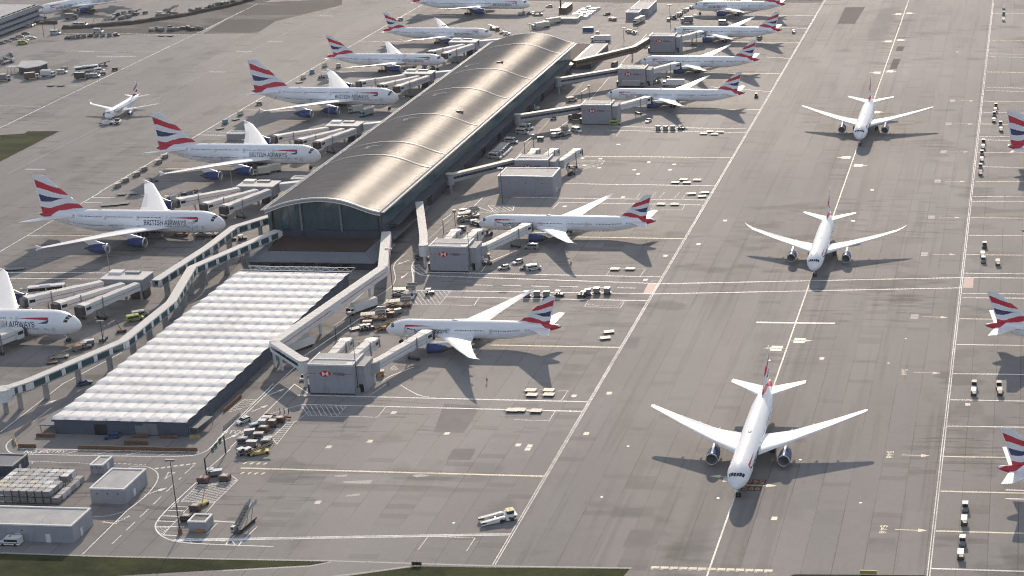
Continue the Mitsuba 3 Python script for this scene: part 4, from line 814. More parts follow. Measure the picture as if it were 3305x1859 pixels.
def jetty(label, p, q, zp, zq, w=3.1, h=2.9, cab=True, stripe=None, rot=True, group='airbridges at the gates', nsec=3, bellows='dark_metal', wheel=True):
    """airbridge from its rotunda at p to its cab at q (plan points), with the roof at zp and zq"""
    k = thing('airbridge', label, 'airbridge', group)
    p, q = np.array([*p, zp], float), np.array([*q, zq], float); L = np.linalg.norm(q - p); d = (q - p)/L; dp = d*np.array([1, 1, 0]); dp /= np.linalg.norm(dp); n = np.array([-dp[1], dp[0], 0])
    if rot:
        r = part(k, 'rotunda', cyl(p + [0, 0, -h - .3], p + [0, 0, .15], w*.62, w*.62, 16), 'grey_cladding', smooth=35); part(r, 'rotunda_roof', cyl(p + [0, 0, .16], p + [0, 0, .4], w*.66, w*.6, 16), 'bridge_roof'); part(k, 'rotunda_column', cyl((p[0], p[1], 0), p + [0, 0, -h - .3], .5, .5, 12), 'bridge_white')
    e0 = p + d*(w*.5 if rot else 0); Lc = L - (w*.5 if rot else 0) - (2.6 if cab else 0)
    for i in range(nsec):
        f = 1 - .07*(nsec - 1 - i)
        a, b = e0 + d*Lc*i/nsec + np.array([0, 0, -.12*(nsec - 1 - i)]), e0 + d*Lc*(i + 1)/nsec + np.array([0, 0, -.12*(nsec - 1 - i)])
        s = part(k, 'tunnel', tunnel_box(a, b + d*(.3 if i < nsec - 1 else 0), w*f, h*f), 'bridge_white')
        part(s, 'roof', tunnel_box(a + [0, 0, .14], b + [0, 0, .14], w*f*.94, .12, .03), 'bridge_roof')
        for j in range(int(Lc/nsec/1.6)):
            c_ = a + (b - a)*((j + .5)/max(1, int(Lc/nsec/1.6))); part(s, 'roof_rib', tunnel_box(c_ - d*.08 + [0, 0, .2], c_ + d*.08 + [0, 0, .2], w*f*.96, .06, .02), 'bridge_white')
        for sd in (-1, 1):
            part(s, 'side_panel', beam(a + n*sd*(w*f/2 + .03) + [0, 0, -.42*h*f], b + n*sd*(w*f/2 + .03) + [0, 0, -.42*h*f], .05, .16), stripe or 'steel')
            if stripe: part(s, 'side_panel', beam(a + n*sd*(w*f/2 + .03) + [0, 0, -.86*h*f], b + n*sd*(w*f/2 + .03) + [0, 0, -.86*h*f], .05, .1), 'steel')
    if cab:
        c0 = q - d*2.5
        cb = part(k, 'cab', tunnel_box(c0 + [0, 0, .22], q + [0, 0, .22], w*1.25, h*1.12), 'bridge_white'); part(cb, 'bellows', tunnel_box(q + [0, 0, .1], q + dp*1.3 + [0, 0, -.1], w*1.18, h*1.05, .5), bellows); part(cb, 'cab_window', beam(c0 + n*(w*.63 + .02) + d*.3 + [0, 0, -.6], q + n*(w*.63 + .02) - d*.3 + [0, 0, -.6], .05, 1.0), 'car_glass'); part(cb, 'cab_window', beam(c0 - n*(w*.63 + .02) + d*.3 + [0, 0, -.6], q - n*(w*.63 + .02) - d*.3 + [0, 0, -.6], .05, 1.0), 'car_glass')
    if wheel:
        c = e0 + d*Lc*.78
        for sd in (-1, 1): part(k, 'lift_column', cyl((c + n*sd*(w/2 + .25))*[1, 1, 0] + [0, 0, .5], c + n*sd*(w/2 + .25) + [0, 0, .9], .2, .2, 8), 'steel')
        bg = part(k, 'wheel_bogie', obox(c - n*(w/2 + .6), c + n*(w/2 + .6), .7, .35, .85), 'dark_metal')
        for sd in (-1, 1): part(bg, 'wheel', cyl(c*[1, 1, 0] + n*(sd*(w/2 + .1) - .22) + [0, 0, .5], c*[1, 1, 0] + n*(sd*(w/2 + .1) + .22) + [0, 0, .5], .5, .5, 12), 'rubber')
        st = e0 + d*Lc*.9 + n*(w/2 + .7); part(k, 'service_stair', rings([[st + [0, 0, -h - .1] + n*a for a in (-.4, .4)], [(st + dp*(-3.2))*[1, 1, 0] + [0, 0, .1] + n*a for a in (-.4, .4)]], closed=False), 'steel')
    return k
def link(label, pts, w=3.0, h=2.9, stripe=False, cols=(), end_round=None, mat_='bridge_white', group=None, roofm='bridge_roof', emblem=()):
    """enclosed link bridge along the roof points"""
    k = thing('link_bridge', label, 'link bridge', group); P = [np.array(p, float) for p in pts]
    for i, (a, b) in enumerate(zip(P[:-1], P[1:])):
        s = part(k, 'corridor', tunnel_box(a, b, w, h), mat_); part(s, 'roof', tunnel_box(a + [0, 0, .16], b + [0, 0, .16], w*.97, .14, .04), roofm)
        d = (b - a)/np.linalg.norm(b - a); n = np.array([-d[1], d[0], 0]); n /= np.linalg.norm(n)
        m_ = int(np.linalg.norm(b - a)/2.2)
        for j in range(m_): c_ = a + (b - a)*(j + .5)/m_; part(s, 'roof_rib', tunnel_box(c_ - d*.06 + [0, 0, .22], c_ + d*.06 + [0, 0, .22], w, .06, .02), roofm)
        for sd in (-1, 1):
            o = n*sd*(w/2 + .03)
            if stripe: part(s, 'red_stripe', beam(a + o + d*1.5 + [0, 0, -.45*h], a + o + (b - a)*.46 + [0, 0, -.45*h], .05, .2), 'red'); part(s, 'red_stripe', beam(a + o + (b - a)*.56 + [0, 0, -.45*h], b + o - d*1.5 + [0, 0, -.45*h], .05, .2), 'red')
            else: part(s, 'window_band', beam(a + o + d*.8 + [0, 0, -.28*h], b + o - d*.8 + [0, 0, -.28*h], .05, .95), 'gloss_dark')
    for c in cols: part(k, 'column', cyl((c[0], c[1], 0), (c[0], c[1], c[2]), .45, .45, 10), 'bridge_white')
    if end_round is not None:
        e = P[end_round]; part(k, 'rotunda', cyl(e + [0, 0, -h - .8], e + [0, 0, .14], w*.6, w*.6, 16), mat_, smooth=35); part(k, 'rotunda_roof', cyl(e + [0, 0, .32], e + [0, 0, .5], w*.62, w*.58, 16), roofm); part(k, 'rotunda_column', cyl(e*[1, 1, 0], e + [0, 0, -h - .8], .55, .55, 10), mat_)
    for e, dirn in emblem:
        e = np.array(e); a = math.atan2(dirn[1], dirn[0])
        f = np.eye(4); f[:3, 0] = dirn; f[:3, 1] = [0, 0, 1]; f[:3, 2] = np.cross(dirn, [0, 0, 1.0]); f[:3, 3] = e
        part(k, 'emblem', prism([(-2, 0), (-1, 1), (1, 1), (2, 0), (1, -1), (-1, -1)], 0, .05).apply_scale((.62, .62, 1)).apply_transform(f), 'red')
        for q in ([(-1, 1), (0, 0), (-1, -1)], [(1, 1), (0, 0), (1, -1)]): part(k, 'emblem_panel', prism(q, .05, .08).apply_scale((.62, .62, 1)).apply_transform(f), 'white')
        tx = meshkit.text_mesh('HSBC', .75, .05, bold=True); tx.apply_translation((1.7, -.36, .0)); part(k, 'lettering', tx.apply_transform(f), 'title_blue')
    return k
GB = [(-211.9, 467.9, 'nearest'), (-211.2, 575.0, 'second nearest'), (-211.4, 684.2, 'third nearest'), (-206.5, 775.8, 'fourth nearest'), (-206.0, 848.9, 'fifth nearest'), (-206.2, 926.0, 'farthest')]
for x, y, wd in GB: gate_block(x, y, f'grey gate block with red and white emblem, {wd} on the east side')
DA = 'white airbridge %s, gate block %s'
NEARS = ['nearest the camera', 'second from the camera', 'behind the pale windowless building', 'fourth from the camera', 'fifth from the camera', 'farthest from the camera']
for i, (gx, gy, _) in enumerate(GB):
    if i < 3:
        jetty('left short ' + DA % ('pointing away from the camera', NEARS[i]), (gx + 1.6, gy + 12.2), (gx + 1.0, gy + 27.5), 7.2, 6.6, rot=False, nsec=2, bellows='steel')
        jetty('middle short ' + DA % ('pointing away from the camera', NEARS[i]), (gx + 8.2, gy + 12.2), (gx + 9.2, gy + 28.0), 7.2, 6.6, rot=False, nsec=2, bellows='steel')
        q = [(gx + 24.4, gy + 34.6), (gx + 25.8, gy + 34.4), (gx + 19.5, gy + 27)][i]
        jetty('long ' + DA % ('sloping up from the right', NEARS[i]), (gx + 16.2, gy + 9.2), q, 6.9, 6.9, stripe='steel')
    else:
        q = [(gx + 26.0, gy + 25.6), (gx + 25.5, gy + 24), (gx + 24.5, gy + 24)][i - 3]
        jetty('only long ' + DA % ('running right', NEARS[i]), (gx + 14.2, gy + 9.0), q, 7.4, 7.2, stripe='steel', rot=False)
lk = 'link bridges between the terminal and the gate blocks'
E1 = np.array((-225.5, 536.7)); DV = np.array((-223.6, 544.4)) - E1; DV = np.append(DV/np.linalg.norm(DV), 0)
link('long white link bridge with a red line running along the membrane-roof hall', [(*(-233.5, 594.0), 8.2), (*(-221.3, 556.8), 8.2), (*(-230.4, 487.3), 8.4)], 3.4, 3.0, True, [(-222.5, 546, 5.4), (-227.5, 515, 5.4), (-231.5, 493, 5.4)], group=lk, mat_='bridge_white', emblem=[(np.array([*(-225.8, 536.9), 6.9]), DV), (np.array([*(-229.9, 503.1), 6.9]), DV)])
link('short white link bridge from the membrane-roof hall to the nearest gate block', [(*(-230.5, 487.6), 8.3), (*(-215.5, 473.5), 8.3)], 2.8, 2.8, False, [(-231, 487.5, 5.2), (-227.8, 485, 5.2)], 1, group=lk)
link('bent white link bridge from the terminal to the second nearest gate block', [(*(-233.6, 630.4), 8.2), (*(-219.3, 593.1), 8.2), (*(-214.6, 579.6), 8.2)], 3.0, 2.9, False, (), 2, group=lk)
link('white link bridge to the gate block behind the tall windowless pale building', [(*(-233.4, 666.8), 8.2), (*(-213.7, 690.0), 8.2)], 2.8, 3.2, False, (), 0, group=lk, mat_='grey_cladding', roofm='cream')
link('white link bridge from the terminal to the fourth nearest gate block', [(*(-232.4, 761.3), 8.2), (*(-207.5, 780.5), 8.2)], 2.8, 3.2, False, (), 0, group=lk, mat_='grey_cladding', roofm='cream')
link('white link bridge from the terminal to the fifth nearest gate block', [(*(-232.2, 832.5), 8.2), (*(-207.3, 854.5), 8.2)], 2.8, 3.2, False, (), 0, group=lk, mat_='grey_cladding', roofm='cream')
link('farthest link bridge, bent over a pier, north of the terminal roof', [(*(-233.9, 870.7), 8.2), (*(-210.2, 905.0), 8.2), (*(-206.9, 927.2), 8.2)], 2.8, 3.2, False, [(*(-212.7, 911.7), 5)], None, group=lk, mat_='brown', roofm='cream')
# west side: elevated walkways of white panels and dark glass bays
def walkway(label, pts, w=2.8, h=2.7):
    k = thing('elevated_walkway', label, 'walkway', 'elevated walkways west of the membrane-roof hall'); P = [np.array(p, float) for p in pts]
    for i, (a, b) in enumerate(zip(P[:-1], P[1:])):
        L = np.linalg.norm(b - a); d = (b - a)/L; n = np.array([-d[1], d[0], 0]); n /= np.linalg.norm(n); u = np.array([0, 0, 1.0])
        s = part(k, 'roof', tunnel_box(a - d*.4, b + d*.4, w + .36, .4, .1), 'bridge_roof'); part(k, 'floor', beam(a - u*(h - .3) - d*.2, b - u*(h - .3) + d*.2, w, .45), 'concrete')
        m_ = max(2, int(round(L/5.4)))
        for j in range(m_ + 1):
            c = a + (b - a)*(j/m_)
            wd = .66 if j not in (0, m_) else 1.15
            for sd in (-1, 1): part(s, 'wall_panel', beam(c - d*wd + n*sd*w/2 - u*.45, c + d*wd + n*sd*w/2 - u*.45, .16, h - .72), 'bridge_white')
            if j < m_:
                e = a + (b - a)*((j + 1)/m_)
                for sd in (-1, 1): part(s, 'glass_bay', beam(c + d*wd + n*sd*w/2 - u*.5, e - d*(.66 if j + 1 < m_ else 1.15) + n*sd*w/2 - u*.5, .08, h - .82), 'glass')
        for j in range(1, m_, 2):
            c = a + (b - a)*(j/m_); part(k, 'pier', obox(c - n*.9, c + n*.9, .7, 0, c[2] - h - .2), 'concrete')
    return k
walkway('elevated walkway running from the terminal to the nearest west gate node', [(*(-282.4, 607.4), 9.6), (*(-291.1, 594.8), 9.2), (*(-291.3, 573.2), 8.8), (*(-294.2, 540.5), 8.2)])
walkway('longest elevated walkway, bending down past the membrane-roof hall to the left edge', [(*(-274.4, 593.4), 8.4), (*(-287.9, 553.6), 8.2), (*(-279.6, 521.2), 8.0), (*(-278.7, 487.2), 8.0), (*(-291.5, 455.3), 8.0), (*(-294.6, 450.7), 8.0)])
rt = thing('walkway_rotunda', 'round pale rotunda at the end of the walkway at the left edge', 'rotunda'); q = (-294.6, 450.8); part(rt, 'wall', cyl((q[0] - 1, q[1] - 1, 4.2), (q[0] - 1, q[1] - 1, 7.6), 2.4, 2.4, 20), 'bridge_white', smooth=35); part(rt, 'roof', cyl((q[0] - 1, q[1] - 1, 7.6), (q[0] - 1, q[1] - 1, 7.9), 2.6, 2.4, 20), 'bridge_roof'); part(rt, 'column', cyl((q[0] - 1, q[1] - 1, 0), (q[0] - 1, q[1] - 1, 4.2), .7, .7, 12), 'concrete')
def gate_node(yc, label, n_br, wds, bridge=True, xo=0):
    """raised gate node on columns with its airbridges for an aircraft whose nose stands at y = yc - 41"""
    k = thing('gate_node', label, 'gate building', 'raised gate nodes along the west side of the terminal')
    w = part(k, 'wall', box(-314.2 + xo, -299.4 + xo, yc - 3.6, yc + 4.2, 3.6, 7.6), 'grey_cladding'); part(k, 'roof', box(-314.4 + xo, -299.2 + xo, yc - 3.8, yc + 4.4, 7.6, 7.95), 'bridge_roof')
    part(k, 'roof_step', box(-313.6 + xo, -309 + xo, yc + .8, yc + 3.8, 7.95, 8.7), 'bridge_white'); part(k, 'plant_unit', box(-308 + xo, -303 + xo, yc + 1.6, yc + 3.4, 7.96, 8.6), 'steel')
    for q in range(6): part(w, 'wall_panel', box(-314.1 + xo + q*2.45, -311.75 + xo + q*2.45, yc - 3.66, yc - 3.6, 3.8, 7.5), 'grey_cladding')
    for x in (-312.5, -306.5, -301):
        for y in (-2.6, 3): part(k, 'column', cyl((x + xo, yc + y, 0), (x + xo, yc + y, 3.6), .45, .45, 10), 'concrete')
    part(k, 'ground_store', box(-305.5 + xo, -300.5 + xo, yc - 1.5, yc + 2.5, 0, 3.3), 'dark_clad')
    if bridge: part(k, 'link_corridor', tunnel_box((-299.3 + xo, yc + 2.5, 7.4), (-277.5, yc + 9.5, 8.2), 3.0, 2.9), 'bridge_white')
    g = 'airbridges at the gates'
    ds = [((-312.6, yc - 5.5), (-327.6, yc - 26.2), 8.0, 9.4), ((-305.4, yc - 5.3), (-316.6, yc - 26.8), 7.4, 8.0), ((-300.3, yc - 5.5), (-308.5, yc - 27.0), 7.6, 7.2)]
    for (p, q, zp, zq), nm in list(zip(ds, ('upper', 'middle', 'nearest to the nose')))[3 - n_br:] if n_br < 3 else zip(ds, ('upper', 'middle', 'nearest to the nose')):
        jetty(f'{nm} airbridge of the {wds}', (p[0] + xo, p[1]), (q[0] + xo, q[1]), zp, zq, stripe='red' if nm != 'nearest to the nose' else None, rot=False)
WN = ['nearest west gate node', 'second nearest west gate node', 'third nearest west gate node', 'fourth nearest west gate node', 'farthest west gate node']
gate_node(544.6, 'pale raised gate node, nearest of the row west of the terminal', 3, WN[0], False)
gate_node(652, 'pale raised gate node, second nearest of the row west of the terminal', 3, WN[1])
gate_node(744, 'pale raised gate node, third nearest of the row west of the terminal', 3, WN[2])
gate_node(844.5, 'pale raised gate node, fourth nearest of the row west of the terminal', 3, WN[3])
gate_node(918, 'pale raised gate node, farthest of the row west of the terminal', 2, WN[4])
jetty('airbridge at the left edge in front of the nearest double-deck airliner', (-330.5, 474.5), (-319.9, 500.5), 6.2, 6.2, rot=False, nsec=2, wheel=True)
jetty('higher airbridge cut by the left edge above the nearest double-deck airliner', (-332, 480.5), (-325.9, 503.7), 7.6, 8.0, rot=False, nsec=2, wheel=False)
# ---------------------------------------------------------------- vehicles and ramp equipment (local frame: front towards +x, ground z = 0)
def sprism(prof, y0, y1):
    """extrude a side profile (x, z) across the vehicle"""
    m = prism(Polygon(prof).buffer(0), y0, y1); v = m.vertices.copy(); m.vertices = np.c_[v[:, 0], v[:, 2], v[:, 1]]; m.fix_normals(); return m
def wheels(xs, w, r, t=.26): return [('wheel', shape(cyl((x, s*w - t/2, r), (x, s*w + t/2, r), r, r, 12), 'rubber'), ()) for x in xs for s in (-1, 1)]
_veh = {}
ORD = ['first', 'second', 'third', 'fourth', 'fifth', 'sixth', 'seventh', 'eighth', 'ninth', 'tenth', 'eleventh', 'twelfth', 'thirteenth', 'fourteenth', 'fifteenth', 'sixteenth', 'seventeenth', 'eighteenth', 'nineteenth', 'twentieth', 'last but one', 'last']
def veh(kind, c='white', c2=None):
    key = (kind, c, c2)
    if key in _veh: return _veh[key]
    B = []; a = lambda n, m, mm, *sub: B.append((n, shape(m, mm), [(q[0], shape(q[1], q[2])) for q in sub]))
    if kind == 'car':
        a('body', sprism([(-2.2, .32), (-2.25, .75), (-2.05, .95), (.9, .93), (1.9, .80), (2.2, .62), (2.2, .32)], -.88, .88), c, ('headlight', cat_(box(2.17, 2.22, .5, .8, .55, .68), box(2.17, 2.22, -.8, -.5, .55, .68)), 'silver'), ('stripe', cat_(box(-2.1, 2.0, -.9, -.885, .58, .74), box(-2.1, 2.0, .885, .9, .58, .74)), c2 or c))
        a('window', sprism([(-2.0, .94), (-1.55, 1.40), (.25, 1.40), (1.0, .93)], -.76, .76), 'car_glass'); a('roof', cbox(-1.6, .25, -.74, .74, 1.40, 1.48, .04), c, ('light_bar', box(-.6, -.3, -.5, .5, 1.48, 1.58), c2 or 'dark_metal')); B += wheels((-1.35, 1.35), .8, .32)
    elif kind in ('van', 'minibus'):
        L = 2.65 if kind == 'van' else 2.95; H = 2.15 if kind == 'van' else 2.6
        a('body', sprism([(-L, .35), (-L, H - .15), (-L + .15, H), (L - 1.5, H), (L - .65, 1.25), (L - .05, 1.0), (L, .35)], -.98, .98), c, ('side_window', cat_(box(-L + .4, L - 1.5, -.995, -.98, H*.56, H*.83), box(-L + .4, L - 1.5, .98, .995, H*.56, H*.83)), 'car_glass'), ('stripe', cat_(box(-L + .1, L - .3, -.995, -.98, .7, .95), box(-L + .1, L - .3, .98, .995, .7, .95)), c2 or c))
        a('windscreen', rings([[(L - 1.44, y, H - .06) for y in (-.85, .85)], [(L - .61, y, 1.30) for y in (-.85, .85)]], closed=False).apply_translation((.03, 0, .03)), 'car_glass'); a('roof', cbox(-L + .15, L - 1.55, -.93, .93, H, H + .07, .03), c, ('beacon', box(-.2, .2, -.3, .3, H + .07, H + .2), c2 or 'orange')); B += wheels((-L + 1.05, L - .95), .88, .36)
    elif kind in ('truck', 'lorry'):
        L = 3.6 if kind == 'truck' else 5.6
        a('chassis', box(-L, L, -1.05, 1.05, .55, .95), 'dark_metal'); a('cab', sprism([(L - 1.9, .7), (L - 1.9, 2.7), (L - .35, 2.7), (L - .05, 1.7), (L, .7)], -1.1, 1.1), c, ('windscreen', rings([[(L - .31, y, 2.62) for y in (-.95, .95)], [(L - .02, y, 1.72) for y in (-.95, .95)]], closed=False).apply_translation((.03, 0, 0)), 'car_glass'), ('side_window', cat_(box(L - 1.5, L - .45, -1.115, -1.1, 1.7, 2.45), box(L - 1.5, L - .45, 1.1, 1.115, 1.7, 2.45)), 'car_glass'))
        a('cargo_box', cbox(-L, L - 2.1, -1.25, 1.25, .98, 3.6, .06), c2 or c, ('roof', box(-L + .08, L - 2.2, -1.2, 1.2, 3.6, 3.64), 'cream'), ('door', box(-L - .03, -L, -1.15, 1.15, 1.1, 3.4), 'door_grey')); B += wheels((-L + 1.2, -L + 2.3, L - 1.0) if kind == 'lorry' else (-L + 1.4, L - 1.0), 1.0, .5)
    elif kind == 'tug':
        a('body', sprism([(-1.6, .3), (-1.6, .95), (-.2, .95), (-.1, 1.1), (1.3, 1.0), (1.6, .85), (1.6, .3)], -.75, .75), c2 or 'dark_metal'); a('cab', cat_(*[box(x - .05, x + .05, y - .05, y + .05, .95, 1.95) for x in (-1.3, .2) for y in (-.65, .65)]), 'dark_metal', ('windscreen', box(.2, .24, -.6, .6, 1.1, 1.9), 'car_glass'), ('seat', box(-1.1, -.6, -.5, .5, .95, 1.3), 'black')); a('roof', cbox(-1.45, .4, -.78, .78, 1.95, 2.08, .04), c); B += wheels((-1.05, 1.05), .68, .36)
    elif kind == 'cart':
        a('deck', box(-1.5, 1.5, -.75, .75, .45, .6), 'dark_metal', ('drawbar', beam((1.5, 0, .5), (2.3, 0, .4), .1, .1), 'dark_metal')); a('canopy', cbox(-1.5, 1.5, -.8, .8, 1.75, 1.85, .04), c); a('post', cat_(*[box(x - .04, x + .04, y - .04, y + .04, .6, 1.75) for x in (-1.4, 1.4) for y in (-.7, .7)]), 'steel'); a('curtain', cat_(box(-1.38, 1.38, -.73, -.7, .62, 1.7)), c2 or 'mid_grey'); B += wheels((-1.0, 1.0), .65, .26)
    elif kind == 'dolly':
        a('frame', box(-1.65, 1.65, -1.2, 1.2, .4, .52), 'dark_metal', ('drawbar', beam((-1.65, 0, .46), (-2.6, 0, .4), .12, .12), 'steel')); B += [('deck_panel', shape(box(-1.6 + i*.81, -.83 + i*.81, -1.15 + j*1.17, -.02 + j*1.17, .52, .60), c), ()) for i in range(4) for j in range(2)]; B += wheels((-1.1, 1.1), .95, .2, .2)
    elif kind == 'loaded':
        a('frame', box(-1.3, 1.3, -.9, .9, .4, .55), 'dark_metal', ('drawbar', beam((1.3, 0, .46), (2.1, 0, .4), .1, .1), 'steel')); a('cargo', sprism([(-1.0, .56), (-1.0, 2.1), (1.0, 2.1), (1.0, 1.0), (.7, .56)], -.78, .78), c, ('cover', cbox(-1.02, 1.02, -.8, .8, 2.1, 2.18, .03), c2 or 'white')); B += wheels((-.9, .9), .72, .2, .2)
    elif kind == 'unit':
        a('body', cbox(-1.4, 1.4, -.9, .9, .45, 1.7, .08), c, ('panel', box(-1.0, 1.0, -.93, -.9, .7, 1.4), 'dark_metal'), ('vent', box(-.8, .8, -.6, .6, 1.7, 1.76), 'steel')); a('drawbar', beam((1.4, 0, .5), (2.2, 0, .4), .1, .1), 'dark_metal'); B += wheels((-.9, .9), .8, .3, .2)
    elif kind == 'loader':
        a('chassis', box(-4.2, 4.2, -1.4, 1.4, .5, 1.1), c); a('platform', box(-4.0, .6, -1.5, 1.5, 2.3, 2.55), c2 or 'cream', ('roller', cat_(*[cyl((x, -1.3, 2.6), (x, 1.3, 2.6), .07, .07, 6) for x in np.arange(-3.8, .5, .5)]), 'steel')); a('bridge_platform', box(.9, 4.2, -1.5, 1.5, 2.9, 3.1), c2 or 'cream', ('rail', cat_(box(.9, 4.2, -1.5, -1.42, 3.1, 4.0), box(.9, 4.2, 1.42, 1.5, 3.1, 4.0)), 'steel')); a('scissor_leg', cat_(*[beam((x0, y, 1.1), (x1, y, 2.9 if x0 > 0 else 2.3), .15, .2) for x0, x1 in ((-3.6, -.2), (-.2, -3.6), (1.2, 3.9), (3.9, 1.2)) for y in (-1.1, 1.1)]), 'dark_metal'); B += wheels((-3.2, 3.2), 1.25, .5)
    elif kind == 'belt':
        a('body', sprism([(-2.6, .4), (-2.6, .95), (.8, 1.0), (2.4, .9), (2.6, .4)], -.9, .9), c); a('belt', rings([[(-3.6, y, z) for y, z in ((-.45, .75), (.45, .75), (.45, 1.0), (-.45, 1.0))], [(3.8, y, z) for y, z in ((-.45, 2.6), (.45, 2.6), (.45, 2.85), (-.45, 2.85))]], caps=True), 'black', ('rail', cat_(beam((-3.6, .5, 1.1), (3.8, .5, 2.95), .07, .15), beam((-3.6, -.5, 1.1), (3.8, -.5, 2.95), .07, .15)), c2 or c)); a('cab', box(.6, 1.6, .45, .95, 1.0, 2.0), c, ('window', box(.7, 1.62, .5, .97, 1.4, 1.9), 'car_glass')); B += wheels((-1.7, 1.7), .82, .36)
    elif kind == 'steps':
        a('chassis', box(-4.3, 4.0, -1.0, 1.0, .5, .95), 'dark_metal'); a('cab', sprism([(-4.3, .6), (-4.3, 2.2), (-3.2, 2.2), (-2.7, 1.4), (-2.7, .6)], .2, 1.15), c, ('windscreen', box(-4.34, -4.3, .3, 1.05, 1.4, 2.1), 'car_glass'))
        fl = [(-3.6 + .38*k, 1.0 + .21*k) for k in range(17)]
        B += [('step', shape(box(x, x + .40, -.75, .75, z - .1, z), 'dark_metal'), ()) for x, z in fl]
        for s in (-1, 1): a('side_rail', sprism([(-3.7, 1.0), (-3.7, 1.9), (2.9, 5.4), (4.4, 5.4), (4.4, 4.35), (2.9, 4.35)], s*.82 - .04, s*.82 + .04), c)
        a('platform', box(2.9, 4.5, -.8, .8, 4.2, 4.35), 'steel', ('gate_wing', cat_(box(4.3, 5.0, .84, .92, 4.4, 5.7), box(4.3, 5.0, -.92, -.84, 4.4, 5.7)), c)); a('support', cat_(beam((3.4, .6, 4.2), (2.2, .6, .95), .15, .2), beam((3.4, -.6, 4.2), (2.2, -.6, .95), .15, .2)), 'steel'); B += wheels((-3.0, 2.6), .95, .42)
    elif kind == 'tractor':                              # towbarless pushback tractor
        a('cab_body', sprism([(1.6, .35), (1.6, 1.35), (2.2, 1.6), (4.6, 1.45), (4.75, .9), (4.6, .35)], -1.9, 1.9), 'bridge_white', ('grille', cat_(box(2.3, 3.0, -1.93, -1.9, .7, 1.2), box(3.6, 4.2, -1.93, -1.9, .8, 1.25)), 'black'))
        for s in (-1, 1): a('side_arm', cat_(sprism([(-4.6, .35), (-4.6, 1.15), (-2.0, 1.35), (.6, 1.5), (1.5, 1.5), (1.5, 1.1), (.6, .35)], s*1.35 - .5, s*1.35 + .5)), 'bridge_white', ('arm_end', box(-4.7, -3.3, s*1.35 - .53, s*1.35 + .53, .75, 1.2), 'dark_metal'), ('hatch', box(.3, 1.3, s*1.35 - .4, s*1.35 + .4, 1.5, 1.58), 'white'))
        a('cradle', cat_(box(-1.8, 1.5, -.82, .82, .4, .9), box(-.9, -.5, -.8, .8, .9, 1.2)), 'steel'); a('cab', box(2.3, 4.0, -.9, .9, 1.5, 2.35), 'car_glass', ('frame', cat_(*[box(x - .06, x + .06, y - .06, y + .06, 1.45, 2.36) for x in (2.3, 4.0) for y in (-.9, .9)]), 'dark_metal')); a('cab_roof', cbox(2.15, 4.15, -1.05, 1.05, 2.36, 2.5, .05), c, ('beacon', cyl((3.1, 0, 2.5), (3.1, 0, 2.65), .12, .12, 8), 'orange')); B += wheels((.6, 3.2), 1.75, .55, .4) + wheels((-3.2,), 1.3, .4, .5)
    elif kind == 'bus':
        a('body', cbox(-5.9, 5.9, -1.3, 1.3, .4, 2.95, .12), c, ('side_window', cat_(box(-5.6, 5.2, -1.32, -1.3, 1.4, 2.5), box(-5.6, 5.2, 1.3, 1.32, 1.4, 2.5)), 'car_glass'), ('windscreen', box(5.9, 5.93, -1.15, 1.15, 1.2, 2.6), 'car_glass')); a('roof_unit', box(-2, 1.5, -.8, .8, 2.95, 3.2), 'door_grey'); B += wheels((-3.8, 3.6), 1.2, .48)
    elif kind == 'rig':
        a('mast', cyl((0, 0, .6), (1.5, 0, 4.6), .12, .1, 8), c); a('base', box(-1.5, 1.5, -.9, .9, .4, 1.0), c, ('arm', beam((1.5, 0, 4.6), (3.8, .2, 3.6), .25, .3), c2 or c)); B += wheels((-1, 1), .85, .36)
    _veh[key] = B
    return B
def put(kind, xy, deg, label, cat, c='white', c2=None, group=None, name=None, z=0):
    k = thing(name or {'car': 'parked_car', 'van': 'service_van', 'minibus': 'crew_minibus', 'truck': 'box_truck', 'lorry': 'delivery_lorry', 'tug': 'baggage_tractor', 'cart': 'baggage_cart', 'dolly': 'pallet_dolly', 'loaded': 'container_dolly', 'unit': 'ground_power_unit', 'loader': 'cargo_loader', 'belt': 'belt_loader', 'steps': 'boarding_stairs', 'tractor': 'pushback_tractor', 'bus': 'apron_bus', 'rig': 'service_rig'}[kind], label, cat, group)
    tw = RT(xy[0], xy[1], z, deg)
    for n, s, sub in veh(kind, c, c2):
        q = part(k, n, s, None, tw=tw)
        for n2, s2 in sub: part(q, n2, s2, None, tw=tw)
    return k
def row(kind, pts, deg, label, cat, c='white', c2=None, group=None):
    """several alike in one place; %s takes their order"""
    o = ['first', 'second', 'third', 'fourth', 'fifth', 'sixth', 'seventh', 'eighth', 'ninth', 'tenth']
    for i, p in enumerate(pts): put(kind, p, deg, label % o[i], cat, c, c2, group)
# pallet dollies
g = 'white pallet dollies on the stands'
row('dolly', [(-146.6, 473.3), (-141.2, 473.6), (-145.3, 470.0), (-140.4, 470.5)], 0, '%s of four pallet dollies in a block behind the nearest parked airliner', 'dolly', 'cream', None, g)
row('dolly', [(-148.1, 459.0), (-145.9, 459.2), (-141.0, 458.9)], 0, '%s of three white pallet dollies on the empty stand, counted from the left', 'dolly', 'cream', None, g)
row('dolly', [(-134.0, 520.6), (-134.0, 515.4)], 20, '%s of two pallet dollies, far one first, behind the nearest parked airliner tail', 'dolly', 'cream', None, g)
row('dolly', [(-145.8, 580.0), (-140.4, 580.5)], 0, '%s of two pallet dollies at the tail shadow of the second nearest parked airliner', 'dolly', 'cream', None, g)
row('dolly', [(-144.7, 656.0), (-139.2, 656.1)], 0, '%s of two pallet dollies beyond the tail of the second nearest parked airliner', 'dolly', 'cream', None, g)
row('dolly', [(-135.1, 670.3), (-130.2, 667.0), (-129.9, 672.0)], 15, '%s of three pallet dollies by the taxiway edge near the painted bays', 'dolly', 'cream', None, g)
